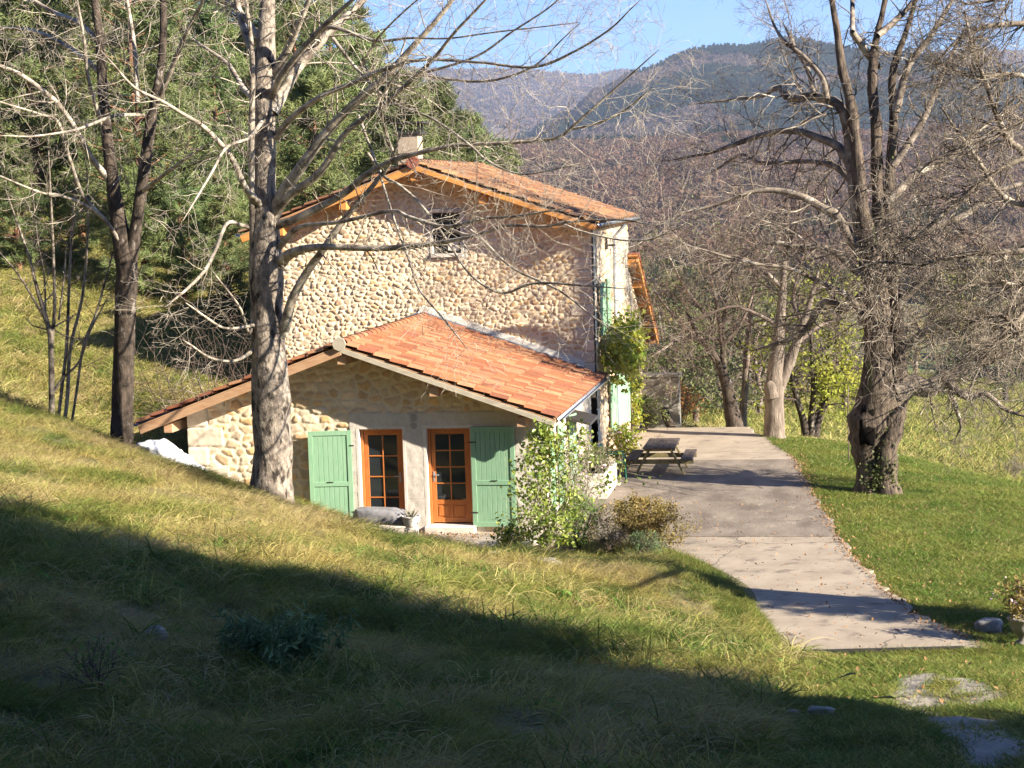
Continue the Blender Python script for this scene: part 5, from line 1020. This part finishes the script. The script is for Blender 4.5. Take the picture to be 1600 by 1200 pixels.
for px, Yd, ty, kd, lab in PS:
    q = at(px, 400, Yd); z = gzs(q[0], q[1]); hgt = min(ztop(px, ty, Yd)-z, 19); s_ = max(.45, hgt/HH[kd])
    if first[kd]: o = pv[kd]; o.location = (float(q[0]), float(q[1]), z); o.scale = (s_,)*3; first[kd] = False
    else: o = copy_tree(pv[kd], (q[0], q[1], z), R_.rand()*6.28, s_)
    tag(o, 'green pine tree '+lab, 'pine tree', 'pine trees on the slope behind the house')
# --- pines on the right shade the slope; unseen others are added to dim skylight
sp_ = pine(22, 4.2, .03, 200, 26, .8, .08, 14, 9, .45)
SH = [(14, 6.4, .95), (18, 4.4, 1.05), (23, 4.0, 1.15), (13, 1.5, .9), (19, -1.0, 1.0), (12, -5, .9), (17, -7, 1.0), (-21, 13, .9), (-20, 3, 1.0), (-14, -5, .9), (-6, -9, 1.0), (2, -9, .9), (7, -6, .9), (-25, 22, .8)]  # later entries, left and behind, are unseen pines added to block skylight
for k, (x, y, s_) in enumerate(SH):
    z = gzs(x, y)
    if k == 0: o = sp_; o.location = (x, y, z-.3)
    else: o = copy_tree(sp_, (x, y, z-.3), k*1.3, s_)
    tag(o, 'tall dense pine outside the picture beside the camera, shading the grass slope', 'pine tree', 'pines around the camera')
hp_ = pine(19, 5.4, .44, 150, 26, .8, .08, 14, 19, .35)
for k, (x, y, s_) in enumerate([(15.5, 11.0, .98), (26.5, 3.6, 1.18)]):
    z = gzs(x, y)
    if k == 0: o = hp_; o.location = (x, y, z-.3)
    else: o = copy_tree(hp_, (x, y, z-.3), 2.1, s_)
    tag(o, 'tall high crowned pine to the right of the camera shading the grass slope', 'pine tree', 'high crowned pines right of the camera')
o = copy_tree(pv[2], (6.1, 31.0, gzs(6.1, 31.0)), 1.0, .52); tag(o, 'small young pine right of the lawn, just outside the picture', 'pine tree')
del o['group']
# ------------------------------------------------------------------ grass
def tuft(name, n, L0, L1, wd, spread, lean, m, seg=4, curl=1.0):
    V = []; Q = []; Tt = []; n0 = 0
    for _ in range(n):
        a = R_.rand()*6.28; b = np.array([R_.normal(0, spread), R_.normal(0, spread), -.02]); L = L0+(L1-L0)*R_.rand(); d = nrm(np.array([math.cos(a)*.5+lean, math.sin(a)*.5, 1.0])); h = nrm(np.array([math.cos(a)+lean*1.5, math.sin(a), 0])); s_ = nrm(np.cross(d, R_.normal(0, 1, 3))); p = b
        for k in range(seg):
            w_ = wd*(1-.75*k/seg)/2; V += [p-s_*w_, p+s_*w_]; d = nrm(d+h*curl*.5/seg+np.array([0, 0, -curl*.55/seg])*(.5+R_.rand())*(1+k*.6)); p = p+d*L/seg
        V.append(p)
        for k in range(seg-1): i_ = n0+2*k; Q.append((i_, i_+1, i_+3, i_+2))
        i_ = n0+2*(seg-1); Tt.append((i_, i_+1, i_+2)); n0 += 2*seg+1
    return proto(name, np.array(V), [np.array(Q), np.array(Tt)], m)
def norm_rot(n, tilt=.12, yaw0=None, ys=6.28): return np.stack([R_.normal(0, tilt, n), R_.normal(0, tilt, n), (R_.rand(n)*6.28 if yaw0 is None else yaw0+R_.normal(0, ys, n))], 1)
def in_view(x, y, m=.04):
    az = np.arctan2(x, y)-az0; return np.abs(az) < math.atan(800/F)+m
def pts_in(n, x0, x1, y0, y1, mask):
    x = x0+(x1-x0)*R_.rand(n); y = y0+(y1-y0)*R_.rand(n); k = mask(x, y); return x[k], y[k]
def no_build(x, y, m=.1): return ~(in_terrace(x, y, m*.3)) & ~in_house(x, y) & ~in_pave(x, y)
def polar_(n, px0, px1, d0, d1):
    a = np.arctan((px0+(px1-px0)*R_.rand(n)-800)/F)+az0; D = (d0**2+(d1**2-d0**2)*R_.rand(n))**.5; return np.sin(a)*D, np.cos(a)*D, D
GP = lambda pre, ms: [tuft(pre+'_%s' % k, *a) for k, a in enumerate(ms)]
# long slope grass, near
def slope(x, y): return in_view(x, y) & no_build(x, y) & ((x < terr_left(np.clip(y, 29.6, 40))-.02) | (y < 29.6)) & (track_w(x, y) < .25) & ~((x > -1.4) & (y > 24.5) & (y < 30)) & ~((x > -.6) & (y > 14))
M['grass_far'] = M['grass_hill']
prot = [tuft('a', 16, .22, .45, .009, .07, .5, M['grass_olive']), tuft('b', 16, .25, .5, .009, .08, .6, M['grass_hill']), tuft('c', 14, .25, .5, .008, .08, .7, M['grass_straw']), tuft('d', 18, .18, .36, .010, .08, .3, M['grass_olive']), tuft('e', 16, .22, .42, .010, .09, .6, M['grass_hill']), tuft('f', 9, .45, .8, .007, .12, .7, M['grass_straw'], 5, 1.3), tuft('g', 20, .12, .3, .014, .10, .2, M['grass_olive']), tuft('h', 10, .35, .6, .011, .08, .5, M['grass_hill'], 5, 1.5)]
x, y = pts_in(150000, -20, 4, 12, 41, slope)
def hole(x, y): return vnoise(x*1.1+4, y*1.1, 91)*.6+vnoise(x*3.1, y*3.1, 92)*.4
keep = R_.rand(len(x)) < np.clip(.35+1.3*(hole(x, y)-.2), .25, 1)*np.clip(.55+.45*(30/np.maximum(y, 12))**1, 0, 1); x = x[keep]; y = y[keep]
yw = .5+1.6*(fbm(x*.35, y*.35, 95)-.47)*2
sc = (.40+1.1*hole(x, y)**1.3)*(.8+.4*R_.rand(len(x)))*np.where(y > 36.5, .75, 1)
zz = gz(x, y)-.03; rt = np.stack([R_.normal(0, .16, len(x)), R_.normal(.05, .18, len(x)), yw-1.0+R_.normal(0, 1.3, len(x))], 1); pn = fbm(x*.55, y*.55, 130)+R_.normal(0, .05, len(x))
for k_, mk_, pr_ in ((0, pn < .43, [prot[0], prot[3], prot[6], prot[0].copy()]), (1, (pn >= .43) & (pn < .52), [prot[1], prot[4], prot[7]]), (2, pn >= .52, [prot[2], prot[5], prot[2].copy(), prot[4].copy()])):
    scatter('grass', np.stack([x, y, zz], 1)[mk_], rt[mk_], (sc*(.9, .85, .8)[k_])[mk_], pr_)
print('grass near', len(x))
# hillside behind
x, y = pts_in(60000, -45, -12, 40, 84, lambda x, y: in_view(x, y) & ~in_house(x, y))
prot = [tuft('a', 16, .25, .55, .016, .12, .5, M['grass_olive'], 3), tuft('b', 16, .25, .55, .016, .12, .6, M['grass_hill'], 3), tuft('c', 14, .3, .6, .016, .12, .6, M['grass_straw'], 3)]
scatter('grass', np.stack([x, y, gz(x, y)-.03], 1), norm_rot(len(x)), .7+.6*R_.rand(len(x)), prot); print('hill', len(x))
# lawn right of the terrace and turf before it
def lawnm(x, y): return in_view(x, y) & ~in_terrace(x, y, .07) & (x > terr_right(np.clip(y, 30.1, 58))+.05) & (y > 29.6) & (gz(x, y) > -1.7)
x, y = pts_in(330000, -3, 16, 29.6, 66, lawnm)
prot = [tuft('a', 14, .06, .13, .009, .07, .0, M['lawn_blade'], 2, .7), tuft('b', 14, .05, .11, .010, .07, .1, M['lawn_blade'], 2, .7), tuft('c', 10, .05, .14, .009, .06, .1, M['grass_olive'], 2, .7), tuft('d', 7, .05, .10, .009, .07, .2, M['grass_straw'], 2, .7)]
scatter('lawn_grass', np.stack([x, y, gz(x, y)-.025], 1), norm_rot(len(x)), (.6+.9*R_.rand(len(x)))*(.45+1.2*fbm(x*1.6, y*1.6, 96)), prot); print('lawn', len(x))
x, y = pts_in(70000, -3.6, 5, 14, 30.2, lambda x, y: in_view(x, y) & no_build(x, y, .3) & (track_w(x, y)*1.2-(fbm(x*5, y*4, 77)-.3)*1.5 < .25+.5*R_.rand(len(x))) & (x > -2.0))
prot = [tuft('a', 12, .06, .16, .008, .07, .2, M['lawn_blade'], 3), tuft('b', 12, .08, .18, .008, .07, .2, M['grass_olive'], 3), tuft('c', 10, .08, .16, .007, .07, .3, M['grass_hill'], 3)]
scatter('turf', np.stack([x, y, gz(x, y)-.02], 1), norm_rot(len(x)), .7+.6*R_.rand(len(x)), prot)
# terrace borders: taller tufts leaning over the edge, meadow clumps behind
ys = 29.8+28*R_.rand(5000); xs = terr_right(ys)+.05+.12*R_.rand(5000); ys2 = 29.6+10.6*R_.rand(7000); xs2 = terr_left(ys2)+.10-.75*R_.rand(7000)**1.5
x = np.r_[xs, xs2, R_.uniform(-1.2, 2.4, 900)]; y = np.r_[ys, ys2, np.zeros(900)]; y[-900:] = 29.52+(x[-900:]+1)*.15+R_.normal(0, .07, 900); prot = [tuft('a', 12, .08, .2, .009, .05, .1, M['lawn_blade'], 3), tuft('b', 12, .1, .24, .009, .06, .1, M['grass_olive'], 3)]
scatter('edge_grass', np.stack([x, y, gz(x, y)-.02], 1), norm_rot(len(x), .25), .6+.6*R_.rand(len(x)), prot)
x, y = pts_in(60000, -8, 34, 57, 110, lambda x, y: in_view(x, y) & ~in_terrace(x, y, .3) & ~in_house(x, y) & (gz(x, y) < -.3))
prot = [tuft('a', 14, .15, .4, .02, .16, .3, M['grass_olive'], 3), tuft('b', 14, .15, .4, .02, .16, .3, M['grass_straw'], 3), tuft('c', 14, .15, .35, .02, .16, .3, M['grass_hill'], 3)]
scatter('meadow_grass', np.stack([x, y, gz(x, y)-.03], 1), norm_rot(len(x)), .6+.7*R_.rand(len(x)), prot)
# coarser wild growth in the foreground: wide bladed tufts, arching straw, low weeds
x, y = pts_in(9000, -16, 1.5, 12.5, 30, slope); k = (vnoise(x*.8, y*.8, 120) > .48) | (R_.rand(len(x)) < .12); x = x[k]; y = y[k]
prot = [tuft('a', 14, .25, .5, .018, .08, .4, M['grass_olive'], 5, 1.2), tuft('b', 12, .35, .75, .010, .10, .7, M['grass_straw'], 6, 1.6), tuft('c', 22, .08, .2, .03, .12, .1, M['leaf_green'], 3, .8), tuft('d', 16, .3, .6, .013, .09, .6, M['grass_hill'], 5, 1.5)]
scatter('wild_grass', np.stack([x, y, gz(x, y)-.02], 1), norm_rot(len(x), .15, -.3, .8), .6+.7*R_.rand(len(x)), prot)
x, y, D = polar_(30000, 940, 1750, 85, 190)
prot = [tuft('a', 10, .3, .7, .06, .4, .3, M['grass_olive'], 3), tuft('b', 10, .3, .7, .06, .4, .3, M['grass_hill'], 3)]
scatter('meadow_grass', np.stack([x, y, gz(x, y)-.05], 1), norm_rot(len(x)), .7+.7*R_.rand(len(x)), prot)
# fallen leaves
V = []; n = 5200; x = np.r_[R_.uniform(-6, 7, n//2), R_.normal(-8.3, .9, 500), terr_right(30+R_.rand(n//2)*20)+R_.normal(0, .12, n//2)]; y = np.r_[R_.uniform(20, 45, n//2), R_.normal(40.0, .35, 500), np.zeros(n//2)]
yy = 30+R_.rand(n//2)*22; y[-(n//2):] = yy; x[-(n//2):] = terr_right(yy)+R_.normal(.05, .12, n//2)
z = np.where(in_terrace(x, y) , .025, np.where(in_pave(x, y), .01, gz(x, y)+.03)); k = ~in_house(x, y)
M['dead_leaf'] = mat('dead_leaf', (.22, .11, .05), (.34, .20, .09), scale=8, rough=.8)
tag(leaf_mesh('fallen_leaves', np.stack([x, y, z], 1)[k], .055, M['dead_leaf'], per=1, spreadr=.0, up=6, aspect=.7), kind='stuff')
# stones and pebbles on the dirt track
# ------------------------------------------------------------------ far woods
def crown_proto(name, n, m, con=False):
    d = R_.normal(0, 1, (n, 3)); d /= np.linalg.norm(d, axis=1, keepdims=True)
    if con: z = R_.rand(n)**1.4; c = np.stack([d[:, 0]*(1-z)*.30, d[:, 1]*(1-z)*.30, z*1.0], 1); s0 = .13
    else: c = d*(R_.rand(n, 1)**.4)*np.array([.42, .42, .40])*(.8+.4*vnoise(d[:, 0]*2+3, d[:, 2]*2, 7))[:, None]+np.array([0, 0, .5]); s0 = .13
    s0 = .13*(90/max(n, 90))**.5
    a = R_.normal(0, s0, (n, 3)); b = R_.normal(0, s0, (n, 3)); V = np.stack([c-a*.5, c+b*.5, c+a*.6, c-b*.5], 1).reshape(-1, 3); return proto(name, V, [np.arange(n*4).reshape(-1, 4)], m)
for k_, c1, c2 in (('wood_red', (.18, .11, .075), (.22, .14, .095)), ('wood_brown', (.14, .10, .07), (.18, .135, .10)), ('wood_ever', (.025, .045, .02), (.05, .075, .03)), ('wood_olive', (.17, .18, .055), (.26, .22, .08))):
    M[k_] = mat(k_, c1, c2, scale=.012, rough=1, rand=.12, spec=0, trans=.35)
def polar(n, px0, px1, d0, d1, pw=1.0):
    a = np.arctan((px0+(px1-px0)*R_.rand(n)-800)/F)+az0; D = (d0**2+(d1**2-d0**2)*R_.rand(n)**pw)**.5; return np.sin(a)*D, np.cos(a)*D, D
def wood(name, x, y, s_, protos):
    scatter(name, np.stack([x, y, zfar(x, y)-.6], 1), norm_rot(len(x), .03), s_, protos)
C3 = lambda m, con=False, n=90: [crown_proto('a', n*2, M[m], con), crown_proto('b', n*2, M[m], con)]
x, y, D = polar(15000, 380, 1800, 430, 1560); t = fbm(x/160, y/160, 61); k = (t > .40)
wood('far_wood', x[k], y[k], 7+5*R_.rand(k.sum()), C3('wood_red', n=260)+C3('wood_brown', n=260))
k = (t <= .40); wood('far_wood', x[k], y[k], 7+5*R_.rand(k.sum()), C3('wood_brown', n=150)+C3('wood_ever', True, 120)[:1])
x, y, D = polar(26000, 820, 1850, 1720, 2900); z = zfar(x, y); t = fbm(x/220, y/220, 62)+np.clip((z-130)/160, -.12, .3)*.6; k = t > .47
wood('far_wood', x[k], y[k], 11+6*R_.rand(k.sum()), C3('wood_ever', True, 110)); k = ~k; wood('far_wood', x[k], y[k], 10+6*R_.rand(k.sum()), C3('wood_brown'))
x, y, D = polar(36000, 60, 1900, 3500, 5300); wood('far_wood', x, y, 17+9*R_.rand(len(x)), C3('wood_red', n=60)+C3('wood_brown', n=60)+C3('wood_brown', n=60))
x, y, D = polar(1500, 960, 1800, 200, 470); t = fbm(x/40, y/40, 63); k = t > .46; x = x[k]; y = y[k]; wood('scrub', x, y, 4+4.5*R_.rand(len(x)), C3('wood_olive', n=420)+C3('wood_brown', n=420)+C3('wood_ever', n=420)[:1])
x, y, D = polar(3000, -300, 900, 110, 420); wood('far_wood', x, y, 9+5*R_.rand(len(x)), C3('wood_ever', n=300)+C3('wood_brown', n=300)[:1])
# ------------------------------------------------------------------ haze
hz = MB(); hz.box(-6400, 6400, -300, 6400, -60, 540); ho = hz.build('haze', M['ground'], bevel=0); hm_ = bpy.data.materials.new('haze'); hm_.use_nodes = True; n = hm_.node_tree.nodes
n.remove(n['Principled BSDF']); pv_ = n.new('ShaderNodeVolumePrincipled'); pv_.inputs['Density'].default_value = 1.15e-4; pv_.inputs['Color'].default_value = (.66, .78, 1, 1); pv_.inputs['Anisotropy'].default_value = .2
hm_.node_tree.links.new(pv_.outputs[0], n['Material Output'].inputs['Volume']); ho.data.materials.clear(); ho.data.materials.append(hm_); tag(ho, kind='stuff')
